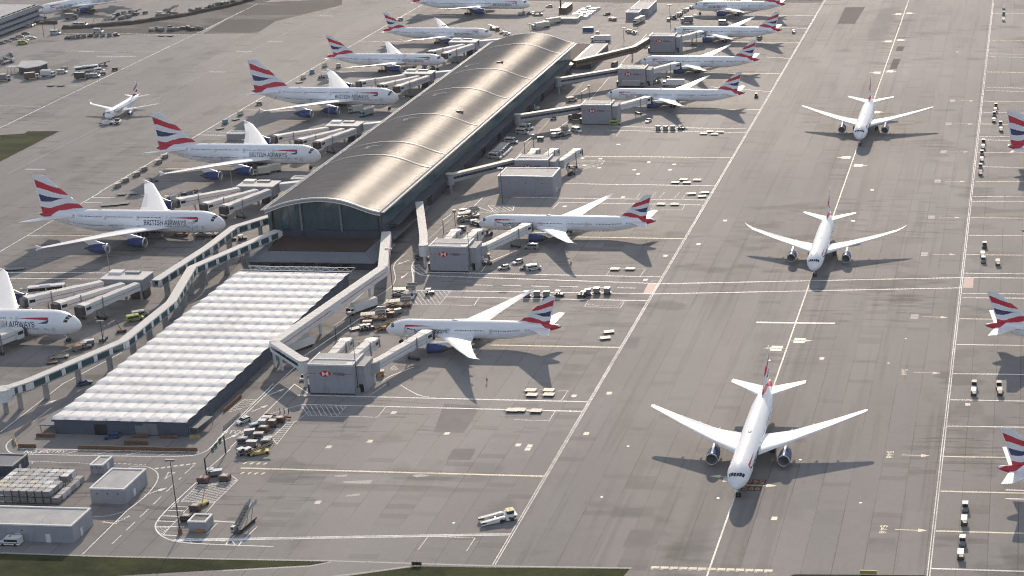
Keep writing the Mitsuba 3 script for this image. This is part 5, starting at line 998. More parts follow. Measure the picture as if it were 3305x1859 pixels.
row('dolly', [(-144.8, 685.5), (-142.1, 689.4), (-140.0, 685.4), (-136.4, 689.3)], 0, '%s of four pallet dollies in a row on the empty stand, counted from the left', 'dolly', 'cream', None, g)
row('dolly', [(-146.7, 761.2), (-144.5, 764.9), (-141.6, 760.7), (-139.7, 764.4)], 0, '%s of four pallet dollies by the tail of the third east airliner', 'dolly', 'cream', None, g)
# baggage trains
g = 'baggage carts in trains'
for pts, deg, wh in (([(-169.7, 551.5), (-166.2, 551.7), (-162.9, 551.8)], 0, 'beyond the wing of the nearest parked airliner'), ([(-149.3, 554.4), (-146.6, 556.2), (-143.0, 556.4)], 0, 'beside the painted bay by the service road'), ([(-168.9, 767.6), (-165.5, 767.7), (-162.2, 767.9)], 0, 'under the third east airliner on the white line')):
    row('loaded', pts, deg, '%s dark cart of the train ' + wh, 'cart', 'mid_grey', 'steel', g)
put('tug', (-158.8, 552.9), 0, 'white-roofed tractor at the head of the train beyond the nearest wing', 'tractor', 'white'); put('tug', (-150.9, 552.7), 180, 'white-roofed tractor at the head of the train by the painted bay', 'tractor', 'white'); put('tug', (-158.5, 769.2), 0, 'tractor at the head of the train under the third east airliner', 'tractor', 'mid_grey')
# east side: tractors and carts in ones and twos
g = 'white-roofed tractors with carts along the east stands'
ES = [((-15.2, 1052.9), 'mid_grey', 'at the top near the right edge line'), ((-14.9, 1034.1), 'white', 'second from the top by the right edge line'), ((-14.7, 1016.7), 'white', 'third from the top by the right edge line'), ((-15.1, 814.7), 'white', 'at the far end of the queue by the largest tail'), ((-15.2, 807.2), 'white', 'second in the queue by the largest tail'), ((-15.5, 798.8), 'white', 'third in the queue by the largest tail'), ((-15.5, 788.3), 'white', 'last in the queue by the largest tail'),
 ((-12.3, 781.4), 'white', 'left of the largest tail, farther of two'), ((-11.9, 772.1), 'white', 'left of the largest tail, nearer of two'), ((-19.3, 750.7), 'white', 'below the largest tail, first of six in line'), ((-19.2, 742.8), 'white', 'below the largest tail, second of six in line'), ((-19.5, 732.7), 'white', 'below the largest tail, third of six in line'), ((-19.3, 722.9), 'white', 'below the largest tail, fourth of six in line'), ((-19.5, 712.1), 'white', 'below the largest tail, fifth of six in line'), ((-19.3, 703.2), 'mid_grey', 'below the largest tail, last of six in line'),
 ((-15.1, 610.5), 'white', 'alone between two stand lines above the crossing road'), ((-15.5, 600.3), 'white', 'just above the crossing road, farther of two'), ((-15.1, 594.3), 'white', 'just above the crossing road, nearer of two'), ((-9.9, 592.0), 'cream', 'right of the pair above the crossing road'), ((-14.8, 482.9), 'cream', 'by the second nearest stand, farther one'), ((-14.8, 478.1), 'white', 'by the second nearest stand, nearer one'), ((-7.4, 482.8), 'cream', 'right of the pair, farther one'), ((-7.1, 478.6), 'cream', 'right of the pair, nearer one'),
 ((-14.6, 405.3), 'white', 'first of four in line at the lower right'), ((-14.6, 398.2), 'white', 'second of four in line at the lower right'), ((-14.6, 387.5), 'white', 'third of four in line at the lower right'), ((-14.8, 380.9), 'white', 'last of four in line at the lower right'), ((-133.0, 830.0), 'cream', 'behind the tail of the third east airliner'), ((-134.2, 980.4), 'cream', 'behind the tail of the fifth east airliner'), ((-151.2, 961.4), 'cream', 'beside the rear of the fifth east airliner')]
for i, (p, c, wh) in enumerate(ES): put('tug' if i % 2 else 'cart', p, -90, ('white-roofed tractor ' if i % 2 else 'white-roofed cart ') + wh, 'tractor' if i % 2 else 'cart', c, 'mid_grey' if i % 3 else 'dark_metal', g)
# vans, cars and trucks
MB = 'pale crew minibuses parked beside the terminal'
for i, p in enumerate([(-230.5, 718.5), (-230.1, 722.3), (-230.0, 725.5), (-230.0, 728.2), (-230.1, 731.0), (-230.1, 733.7)]): put('minibus', p, -14, ['first', 'second', 'third', 'fourth', 'fifth', 'last'][i] + ' of six minibuses in the nearest row beside the terminal', 'minibus', 'white', 'mid_grey', MB)
put('minibus', (-230.4, 743.2), -10, 'minibus parked alone between the two rows beside the terminal', 'minibus', 'white', 'mid_grey', MB)
for i, p in enumerate([(-229.8, 758.8), (-231.0, 765.3), (-229.9, 767.1)]): put('minibus', p, -10, ['nearest', 'middle', 'farthest'][i] + ' of three minibuses in the far row beside the terminal', 'minibus', 'white', 'mid_grey', MB)
put('lorry', (-221.4, 535.5), -122, 'white box lorry driving towards the camera beside the membrane-roof hall', 'lorry', 'white', 'white'); put('lorry', (-229.4, 500.6), -122, 'white lorry half hidden by the short link bridge', 'lorry', 'white', 'white')
put('van', (-209.0, 549.0), -80, 'white van parked on the hatched area by the service road', 'van', 'white', 'steel'); put('car', (-223.4, 447.4), -122, 'car with green sides and orange beacon on the road by the hall', 'car', 'white', 'green')
put('car', (-185.8, 579.2), -150, 'small white car with orange stripe below the second nearest parked airliner', 'car', 'white', 'orange'); put('car', (-182.5, 585.2), -125, 'white car nearest to the shadow of the second nearest parked airliner', 'car', 'white', 'steel'); put('car', (-177.8, 579.3), -160, 'dark car with bright orange light next to a white van', 'car', 'mid_grey', 'orange'); put('van', (-174.8, 578.7), 25, 'white van with green flash next to the orange-lit car', 'van', 'white', 'green'); put('van', (-182.0, 601.4), 180, 'white van in the shade under the wing of the second nearest parked airliner', 'van', 'alu', 'mid_grey')
put('car', (-218.3, 478.9), -85, 'grey car parked at the left corner of the nearest gate block', 'car', 'alu', 'mid_grey'); put('van', (-218.5, 587.9), 0, 'dark van parked beside the second nearest gate block', 'van', 'mid_grey', 'black'); put('van', (-190.8, 776.2), 10, 'yellow-green van at the foot of the fourth nearest gate block', 'van', 'hi_vis', 'green'); put('car', (-176.5, 781.9), -100, 'white car with orange roof under the third east airliner', 'car', 'white', 'orange'); put('truck', (-211.3, 783.8), 180, 'dark truck with orange flash left of the fourth nearest gate block', 'truck', 'mid_grey', 'brown'); put('van', (-205.8, 763.4), -40, 'white van below the fourth nearest gate block', 'van', 'white', 'steel'); put('van', (-218.7, 894.7), -100, 'dark van on the road beside the fifth nearest gate block', 'van', 'mid_grey', 'black')
put('lorry', (-178.3, 851.2), 180, 'white tanker lorry behind the third east airliner', 'lorry', 'white', 'white'); put('lorry', (-198.3, 848.9), 0, 'pale trailer parked against the fifth nearest gate block', 'lorry', 'mid_grey', 'alu'); put('van', (-222.4, 819.2), 30, 'white van beside the terminal under the fourth link bridge', 'van', 'cream', 'steel'); put('car', (-211.2, 939.5), -90, 'bright yellow car beside the farthest gate block', 'car', 'hi_vis', 'yellow'); put('car', (-294.2, 529.1), 35, 'lime green car, far one of two behind the nose of the leftmost airliner', 'car', 'mid_grey', 'hi_vis')
put('van', (-294.0, 523.5), 35, 'lime green van, near one of two behind the nose of the leftmost airliner', 'van', 'hi_vis', 'green'); put('van', (-294.0, 527.2), 35, 'pale van between the lime green vehicles west of the walkway', 'van', 'alu', 'hi_vis'); put('rig', (-293.4, 513.2), -150, 'dark red cherry picker west of the long walkway', 'cherry picker', 'brown', 'cream'); put('rig', (-295.8, 506.0), 100, 'pale lamp rig beside the cherry picker', 'rig', 'mid_grey', 'cream')
put('tug', (-298.1, 499.5), 30, 'grey tractor by the yellow-topped cart near the walkway', 'tractor', 'alu', 'mid_grey'); put('cart', (-299.8, 497.2), 30, 'yellow-topped cart near the walkway', 'cart', 'orange', 'mid_grey'); put('cart', (-298.2, 501.8), 30, 'white-topped cart in front of the long walkway, near its column', 'cart', 'white', 'mid_grey'); put('belt', (-302.0, 490.9), 20, 'belt loader with pale rails by the long walkway', 'belt loader', 'cream', 'cream'); put('dolly', (-302.3, 487.0), 20, 'tan pallet dolly at the foot of the long walkway', 'dolly', 'brown', None)
put('bus', (-337.5, 547.1), 20, 'white-roofed catering vehicle beyond the wing of the leftmost airliner', 'bus', 'white'); put('car', (-283.5, 471.2), 40, 'blue car at the west corner of the membrane-roof hall', 'car', 'blue_paint', 'blue_paint'); put('car', (-256.0, 435.2), -160, 'dark blue car parked in the shade before the hall front', 'car', 'blue_paint', 'navy'); put('van', (-250.5, 374.2), 180, 'white box-shaped van in front of the long pale building at lower left', 'van', 'white', 'steel')
put('tractor', (-132.8, 393.2), 30, 'white low pushback tractor with a yellow cab roof near the taxiway edge', 'pushback tractor', 'yellow'); put('steps', (-196.0, 386.2), 82, 'grey mobile boarding stairs on the marked bay near the bottom', 'boarding stairs', 'alu')
put('tractor', (-429.6, 768.1), 15, 'dark pushback tractor at the nose of the small airliner', 'pushback tractor', 'mid_grey')
# clutter beside the nearest parked airliner and on the equipment islands
put('loader', (-210.4, 540.0), 20, 'tan cargo loader on the island beside the white van', 'cargo loader', 'brown', 'cream'); put('loader', (-214.6, 527.7), 15, 'tan cargo loader in front of the nearest parked airliner', 'cargo loader', 'brown', 'cream'); put('belt', (-207.8, 520.5), 40, 'yellow belt loader at the nose of the nearest parked airliner', 'belt loader', 'orange', 'yellow'); put('unit', (-214.9, 535.4), 0, 'grey power unit between the two tan loaders', 'power unit', 'alu'); put('tug', (-214.4, 518.9), 40, 'white-roofed tractor, left of two by the airbridge ends', 'tractor', 'white'); put('tug', (-212.9, 519.4), 40, 'white-roofed tractor, right of two by the airbridge ends', 'tractor', 'white')
put('cart', (-214.8, 522.7), 10, 'pale-topped cart below the tan loader by the nearest nose', 'cart', 'cream'); put('dolly', (-217.7, 519.2), 40, 'pale pallet dolly by the short airbridges of the nearest gate', 'dolly', 'white'); put('loader', (-212.2, 551.0), 10, 'dark flat loader on the hatched area by the service road', 'cargo loader', 'mid_grey', 'steel'); put('tug', (-203.9, 552.7), 10, 'white-topped tractor on the hatched area, right of the van', 'tractor', 'white', 'steel')
put('loader', (-216.5, 635.9), 30, 'grey loader in front of the second nearest parked airliner', 'cargo loader', 'steel', 'cream'); put('unit', (-214.2, 620.9), 0, 'grey unit with orange lamp behind the second nearest gate block', 'power unit', 'mid_grey'); put('belt', (-203.4, 614.9), 40, 'dark belt loader under the nose of the second nearest parked airliner', 'belt loader', 'mid_grey', 'alu'); put('cart', (-195.5, 589.8), 10, 'yellow-topped cart at the foot of the second nearest long airbridge', 'cart', 'yellow'); put('tug', (-193.0, 583.2), 10, 'small tractor at the foot of the second nearest long airbridge', 'tractor', 'white')
put('cart', (-196.1, 482.2), 15, 'cream-topped cart at the foot of the nearest long airbridge, right one', 'cart', 'cream', 'orange'); put('unit', (-199.7, 480.9), 0, 'white-topped unit beside the stair of the nearest gate block', 'power unit', 'white'); put('tug', (-190.9, 695.0), 60, 'grey tractor beside the tall windowless pale building', 'tractor', 'alu'); put('unit', (-218.6, 748.3), 0, 'tall grey cabin behind the third nearest gate block', 'power unit', 'steel'); put('loader', (-212.4, 757.8), 20, 'dark loader among the equipment at the empty stand', 'cargo loader', 'mid_grey', 'steel')
put('rig', (-190.2, 1043.0), 90, 'grey de-icing rig beside the airliner at the top edge', 'rig', 'mid_grey', 'steel'); put('truck', (-201.2, 1007.0), 200, 'grey box truck beside the airliner at the top edge', 'truck', 'alu', 'mid_grey'); put('minibus', (-178.6, 1002.7), 0, 'pale blue minibus behind the wing of the fifth east airliner', 'minibus', 'alu', 'blue_paint'); put('truck', (-152.2, 967.6), -90, 'catering truck raised at the rear of the farthest-gate airliner', 'truck', 'white', 'white')
for i, (p, dg, kd, c, c2, lb, ct) in enumerate([((-283.9, 988.4), -135, 'lorry', 'alu', 'cream', 'pale lorry on the far service road, nearer of two', 'lorry'), ((-280.7, 1000.4), -135, 'lorry', 'alu', 'cream', 'pale lorry on the far service road, farther of two', 'lorry'), ((-240.1, 954.0), 185, 'lorry', 'white', 'white', 'white lorry parked just beyond the terminal roof', 'lorry'), ((-246.5, 973.0), -90, 'unit', 'cream', None, 'cream cabin beyond the terminal roof', 'power unit'),
   ((-229.9, 1001.9), -100, 'truck', 'cream', 'cream', 'cream truck, left of two by the pale shed', 'truck'), ((-228.6, 1007.2), -100, 'truck', 'cream', 'cream', 'cream truck, right of two by the pale shed', 'truck'), ((-254.0, 1027.6), -130, 'car', 'mid_grey', 'black', 'dark car on the far service road', 'car'), ((-295.5, 1050.4), 200, 'car', 'cream', 'yellow', 'yellow-striped car at the top beside the airliner nose', 'car')]): put(kd, p, dg, lb, ct, c, c2)
bc = single('shipping_container', cbox(-3.1, 3.1, -1.25, 1.25, 0, 2.6, .05), 'blue_paint', 'dark blue shipping container beyond the terminal roof', 'container', tw=RT(*(-253.7, 980.1), 0, 8))
st = thing('pale_stack', 'pale sheets and pallets stacked in rows by the far service road', 'stack'); rr = random.Random(4)
for i in range(7):
    for j in range(4):
        x, y = -274 + j*2.9 + rr.uniform(-.3, .3) + i*.1, 1016 + i*4.4; part(st, 'pallet', box(x, x + 2.4, y, y + 3.4, 0, rr.uniform(.8, 2.0)), rr.choice(['cream', 'white', 'bridge_white', 'alu']))
# the west apron
wa = [('loaded', (-574.2, 951.5), 20, 'white', 'hi_vis'), ]
CL = 'cars parked in rows by the office block'
for i, p in enumerate([(-573.1, 948.4), (-573.4, 950.8), (-572.8, 951.6), (-571.5, 943.6), (-570.8, 950.0)]): put('car', p, 25, ['second', 'third', 'fourth', 'first', 'last'][i] + ' of the lime-striped cars parked in a row near the office block', 'car', 'white', 'hi_vis', CL)
put('van', (-568.7, 936.6), 25, 'bright yellow van in front of the lime-striped cars', 'van', 'hi_vis', 'yellow')
for i, p in enumerate([(-581.0, 936.2), (-580.7, 941.8), (-580.2, 947.3), (-580.5, 953.8), (-581.5, 961.9)]): put('car', p, 28, ['first', 'second', 'third', 'fourth', 'last'][i] + ' car of the line along the office block, from the left', 'car', 'alu' if i % 2 else 'mid_grey', 'dark_metal', CL)
for i, p in enumerate([(-591.4, 982.5), (-591.9, 985.9)]): put('van', p, 20, ['left', 'right'][i] + ' of two vans beyond the corner of the office block', 'van', 'alu', 'steel')
put('minibus', (-540.8, 968.1), -5, 'white minibus on the dark far road', 'minibus', 'white', 'orange'); put('minibus', (-563.7, 962.4), 5, 'white van at the bend of the dark far road', 'minibus', 'white', 'steel')
row('loaded', [(-547.0, 950.8), (-544.7, 952.5), (-542.3, 954.2), (-535.9, 956.8), (-532.4, 956.9), (-528.7, 957.5)], 0, '%s dark cart of the train along the near side of the dark far road', 'cart', 'mid_grey', 'dark_metal', 'baggage carts in trains')
put('tug', (-550.1, 950.7), 180, 'dark tractor at the left end of the train by the far road', 'tractor', 'mid_grey'); put('tug', (-539.7, 956.7), 180, 'dark tractor in the middle of the train by the far road', 'tractor', 'mid_grey'); put('tug', (-525.5, 959.6), 0, 'dark tractor at the right end of the train by the far road', 'tractor', 'alu')
put('bus', (-497.0, 872.6), 38, 'white coach parked by the west apron edge line', 'coach', 'white'); put('van', (-489.5, 871.5), 30, 'white van next to the coach on the west apron', 'van', 'white', 'white'); put('truck', (-490.1, 855.4), 10, 'dark flat truck in front of the coach', 'truck', 'mid_grey', 'dark_metal'); put('van', (-485.5, 859.5), 10, 'white van in front of the coach, by the dark truck', 'van', 'white', 'steel'); put('unit', (-484.1, 864.9), 30, 'grey equipment unit right of the coach', 'power unit', 'steel'); put('unit', (-482.5, 874.5), 30, 'brown equipment unit at the edge line by the coach', 'power unit', 'brown')
put('belt', (-494.0, 883.7), 20, 'dark belt loader behind the coach', 'belt loader', 'mid_grey', 'steel'); put('truck', (-511.0, 859.9), 0, 'white truck on the far left apron with a red chassis', 'truck', 'white', 'white'); put('truck', (-516.7, 854.4), 25, 'white-topped truck in front of the angular hut', 'truck', 'cream', 'brown'); put('van', (-507.7, 867.4), 10, 'white van right of the white truck on the far left apron', 'van', 'white', 'steel'); put('unit', (-510.4, 874.8), 0, 'dark equipment behind the vans on the far left apron', 'power unit', 'mid_grey'); put('truck', (-529.7, 850.0), 30, 'dark flat truck at the left edge of the far apron', 'truck', 'alu', 'mid_grey'); put('steps', (-550.3, 888.8), -110, 'white mobile stairs beyond the angular hut', 'boarding stairs', 'white')
put('steps', (-574.8, 1021.9), -35, 'blue-sided mobile stairs beside the airliner at the top left', 'boarding stairs', 'teal'); put('steps', (-524.0, 1025.3), -20, 'mobile stairs alone on the far apron, pale landing up', 'boarding stairs', 'cream'); put('loader', (-526.5, 1017.9), 10, 'dark loader beside the lone mobile stairs', 'cargo loader', 'mid_grey', 'steel'); put('truck', (-577.4, 1005.6), 10, 'grey low truck before the blue-sided stairs', 'truck', 'mid_grey', 'mid_grey')
for i, p in enumerate([(-563.5, 986.8), (-560.2, 986.9)]): put('van', p, 0, ['left', 'right'][i] + ' of two white vans by the red fence on the far apron', 'van', 'white', 'steel')
for i, p in enumerate([(-554.6, 987.1), (-549.0, 987.3)]): put('rig', p, 30, ['left', 'right'][i] + ' of two orange-topped rigs on the far apron', 'rig', 'brown', 'orange')
rr = random.Random(11)
FE = 'dark ramp equipment packed together on the far apron'
for i in range(16): p = ((-553.2, 1004.6)[0] + rr.uniform(-3, 14), (-553.2, 1004.6)[1] + rr.uniform(-2, 22)); put(rr.choice(['unit', 'loaded', 'belt', 'cart']), p, rr.choice([0, 20, 45, 90]), 'dark ramp equipment packed in the cluster left of the lone mobile stairs', 'ramp equipment', rr.choice(['mid_grey', 'steel', 'dark_metal']), rr.choice(['steel', 'mid_grey', 'alu']), FE, 'ramp_equipment')
a, b = np.array((-514.6, 1025.5)), np.array((-502.1, 1059.9))
for i in range(22): p = a + (b - a)*i/21 + np.array([rr.uniform(-1, 1), rr.uniform(-2, 6)]); put(rr.choice(['unit', 'loaded', 'cart', 'dolly']), tuple(p), rr.choice([0, 90]), ORD[i] + ' from left in the equipment line above the far road', 'ramp equipment', rr.choice(['mid_grey', 'steel', 'dark_metal']), rr.choice(['steel', 'mid_grey']), FE, 'ramp_equipment')
a, b = np.array((-511.5, 974.0)), np.array((-483.8, 975.8))
for i in range(14): p = a + (b - a)*i/13 + np.array([0, rr.uniform(-2, 5)]); put(rr.choice(['unit', 'loaded', 'cart']), tuple(p), rr.choice([0, 0, 90]), ORD[i] + ' from left in the equipment line below the far road', 'ramp equipment', rr.choice(['mid_grey', 'steel', 'dark_metal']), rr.choice(['steel', 'mid_grey', 'alu']), FE, 'ramp_equipment')
row('dolly', [(-498.7, 959.6), (-493.3, 959.3)], 0, '%s of two dark flat dollies below the far road', 'dolly', 'mid_grey', None, None); row('dolly', [(-498.4, 839.6), (-493.2, 839.8)], 0, '%s of two dark flat dollies left of the coach', 'dolly', 'mid_grey', None, None)
fe = thing('red_fence', 'red temporary fence below the airliner at the top left', 'fence')
for i in range(9): p = np.array((-593.3, 991.1))*(1 - i/8) + np.array((-579.8, 991.5))*(i/8); part(fe, 'fence_panel', box(p[0] - 1.3, p[0] + 1.3, p[1] - .1, p[1] + .1, 0, 2.0), 'brown')
# equipment among the double-deck airliners
WG = [('loaded', (-374.7, 786.1), 60, 'cream', 'cream', 'cream-topped cart behind the third nearest double-deck tail'), ('loaded', (-375.0, 770.3), 60, 'teal', 'teal', 'pale blue cart by the west edge line'), ('dolly', (-373.2, 777.6), 60, 'mid_grey', None, 'grey dolly behind the pale blue cart'), ('dolly', (-373.3, 760.9), 60, 'mid_grey', None, 'grey dolly in front of the pale blue cart'), ('cart', (-376.3, 712.4), 60, 'cream', 'steel', 'far white-topped cart below the third nearest tailplane'), ('cart', (-375.0, 704.2), 60, 'cream', 'steel', 'near white-topped cart below the third nearest tailplane'),
 ('cart', (-376.0, 693.1), 60, 'cream', 'steel', 'right white-topped cart by the edge line, middle group'), ('cart', (-375.3, 685.3), 60, 'cream', 'steel', 'left white-topped cart by the edge line, middle group'), ('cart', (-375.8, 676.7), 60, 'cream', 'steel', 'right white-topped cart by the edge line, near group'), ('cart', (-375.4, 669.2), 60, 'cream', 'steel', 'left white-topped cart by the edge line, near group'), ('tug', (-363.9, 678.2), 20, 'alu', 'mid_grey', 'grey tractor by the wing tip of the third nearest double-deck airliner'), ('loaded', (-373.2, 886.8), 40, 'cream', 'green', 'cream and green cart by the far edge line'), ('loaded', (-365.2, 885.6), 40, 'cream', 'steel', 'cream cart right of the green one by the far edge line'),
 ('loaded', (-374.0, 871.7), 40, 'teal', 'teal', 'pale blue cart by the far edge line'), ('loaded', (-373.9, 859.9), 40, 'cream', 'cream', 'cream cart left of the farthest double-deck wing'), ('tug', (-365.1, 861.7), 40, 'cream', 'mid_grey', 'cream tractor beside the farthest double-deck wing'), ('dolly', (-372.5, 851.3), 40, 'mid_grey', None, 'flat dolly beside the farthest double-deck wing'), ('cart', (-374.6, 1007.7), 40, 'white', 'steel', 'white-topped cart behind the tail of the curved-wing airliner'), ('unit', (-374.3, 806.4), 30, 'cream', None, 'cream unit behind the farthest double-deck tailplane')]
for kd, p, dg, c, c2, lb in WG: put(kd, p, dg, lb, {'loaded': 'cart', 'dolly': 'dolly', 'cart': 'cart', 'tug': 'tractor', 'unit': 'power unit'}[kd], c, c2)
for i, p in enumerate([(-368.3, 659.2), (-363.7, 660.1), (-367.3, 644.5), (-364.0, 645.5), (-360.9, 647.1)]): put('dolly', p, 10, ['far left', 'far right', 'near left', 'near middle', 'near right'][i] + ' dark flat dolly of the group behind the second nearest double-deck airliner', 'dolly', 'mid_grey', None, 'dark flat dollies on the west stands')
for i, p in enumerate([(-365.8, 568.9), (-363.1, 569.3), (-360.4, 569.9)]): put('dolly', p, 10, ['left', 'middle', 'right'][i] + ' dark flat dolly of three at the left edge above the leftmost airliner', 'dolly', 'mid_grey', None, 'dark flat dollies on the west stands')
CT = 'catering trucks under the double-deck noses'
put('truck', (-320.9, 793.2), -150, 'pale box truck under the wing root of the farthest double-deck airliner', 'truck', 'alu', 'cream', CT); put('truck', (-313.5, 787.3), -120, 'blue-topped truck under the farthest double-deck airliner', 'truck', 'teal', 'alu', CT); put('truck', (-322.6, 689.6), -150, 'left pale box truck under the third nearest double-deck airliner', 'truck', 'alu', 'cream', CT); put('truck', (-319.7, 693.6), -150, 'right pale box truck under the third nearest double-deck airliner', 'truck', 'alu', 'cream', CT)
put('belt', (-319.4, 609.6), 10, 'tan belt loader under the second nearest double-deck airliner', 'belt loader', 'brown', 'cream'); put('loader', (-309.7, 610.1), 0, 'grey loader under the nose of the second nearest double-deck airliner', 'cargo loader', 'steel', 'alu'); put('tug', (-297.7, 605.2), 30, 'white-topped tractor between the two walkways, left one', 'tractor', 'white'); put('tug', (-294.0, 606.1), 30, 'white-topped tractor between the two walkways, right one', 'tractor', 'white')
flat_building('apron_store', *(lambda p: (p[0] - 4.3, p[0] + 4.3, p[1] - 1.8, p[1] + 2.8))((-357.4, 744.4)), 3.2, 'small pale store beyond the wing of the third nearest double-deck airliner', vents=False, seams=1)
flat_building('apron_store', *(lambda p: (p[0] - 4.5, p[0] + 3.5, p[1] - 1, p[1] + 3.4))((-299.3, 676.3)), 3.0, 'small pale store beside the terminal roof edge under the third double-deck nose', vents=False, seams=1)
# bottom left: cargo containers in their rack
rk = thing('container_rack', 'dark steel rack holding the pale cargo containers at lower left', 'rack')
fr = []
for x in np.arange(-268.6, -249.9, 2.08): fr.append([box(x - .06, x + .06, y - .06, y + .06, 0, 3.9 if x < -252 else 2.2) for y in np.arange(395.4, 409.3, 2.2)])
for q in fr:
    for e in q: part(rk, 'post', e, 'dark_metal')
for z in (.15, 1.9):
    for y in np.arange(395.4, 409.3, 2.2): part(rk, 'beam', box(-268.6, -249.8 if z < 1 else -252.2, y - .08, y + .08, z - .12, z), 'dark_metal')
def uld(x, y, z, m, m2, c, r):
    k = thing('cargo_container', f"{'upper' if z > 1 else 'lower'} cargo container, {ORD[c]} from the left in the {ORD[r]} row from the front", 'cargo container', 'cargo containers stacked in the rack')
    part(k, 'body', rings([[(x + a, y + b, z) for a, b in ((.1, .05), (1.9, .05), (1.9, 1.95), (.1, 1.95))], [(x + a, y + b, z + .45) for a, b in ((.02, .02), (1.98, .02), (1.98, 1.98), (.02, 1.98))], [(x + a, y + b, z + 1.58) for a, b in ((.02, .02), (1.98, .02), (1.98, 1.98), (.02, 1.98))]], caps=True), m)
    part(k, 'roof', box(x + .06, x + 1.94, y + .06, y + 1.94, z + 1.58, z + 1.62), m2); part(k, 'curtain', box(x + .25, x + 1.75, y - .02, y + .02, z + .5, z + 1.45), 'mid_grey')
rr = random.Random(5)
for r_ in range(6):
    for c in range(9):
        x, y = -268.5 + c*2.08, 395.5 + r_*2.2; mm = rr.choice(['alu', 'steel', 'door_grey', 'mid_grey'])
        if c < 8 - (r_ in (3,)) and not (r_ == 0 and c < 1): uld(x, y, 1.92, mm, rr.choice(['alu', 'cream', 'white', 'line_faded', 'steel', 'alu', 'line_faded']), c, r_)
        if r_ == 0 or c == 8: uld(x, y, .16, mm, rr.choice(['alu', 'line_faded', 'steel']), c, r_)
# orange and white barriers before the hall
BG = 'orange water-filled barriers round the hall'
def barrier(p, deg, label, L=1.9, m='barrier'):
    k = thing('road_barrier', label, 'barrier', BG); tw = RT(p[0], p[1], 0, deg)
    part(k, 'body', sprism([(-L/2, 0), (-L/2, 1.0), (L/2, 1.0), (L/2, 0)], -.17, .17), m, tw=tw); part(k, 'foot', box(-L/2, L/2, -.3, .3, 0, .25), m, tw=tw); part(k, 'top_rail', box(-L/2 + .1, L/2 - .1, -.1, .1, 1.0, 1.1), 'brown', tw=tw)
def barriers(a, b, n, wh, m='barrier'):
    a, b = np.array(a), np.array(b); dg = math.degrees(math.atan2(*(b - a)[::-1]))
    for i in range(n): barrier(a + (b - a)*(i + .5)/n, dg, ORD[i] + ' barrier ' + wh, np.linalg.norm(b - a)/n*.92, m)
barriers((-262.2, 427.9), (-228.0, 428.1), 17, 'in the long row before the front of the hall'); barriers((-279.4, 427.8), (-274.3, 427.9), 3, 'in the short row at the left of the hall front'); barriers((-250.8, 431.5), (-243.8, 431.6), 4, 'standing nearer the hall than the long row'); barriers((-278.1, 434.7), (-272.7, 434.8), 4, 'against the front wall of the hall, left group'); barriers((-250.7, 435.8), (-245.7, 435.9), 3, 'against the front wall of the hall, middle group'); barriers((-242.4, 435.8), (-237.3, 435.9), 3, 'against the front wall of the hall, right group')
barriers((-232.1, 453.8), (-231.7, 464.7), 6, 'in the row along the east wall of the hall'); barriers((-226.9, 442.3), (-226.4, 451.8), 6, 'on the island by the road at the hall corner', 'concrete'); barriers((-284.3, 434.4), (-284.5, 443.2), 5, 'at the rounded island left of the hall', 'concrete'); barriers((-284.0, 433.5), (-280.6, 428.6), 2, 'at the tip of the island left of the hall', 'yellow'); barriers((-234.1, 436.2), (-231.3, 436.8), 2, 'by the side canopy of the hall', 'yellow')
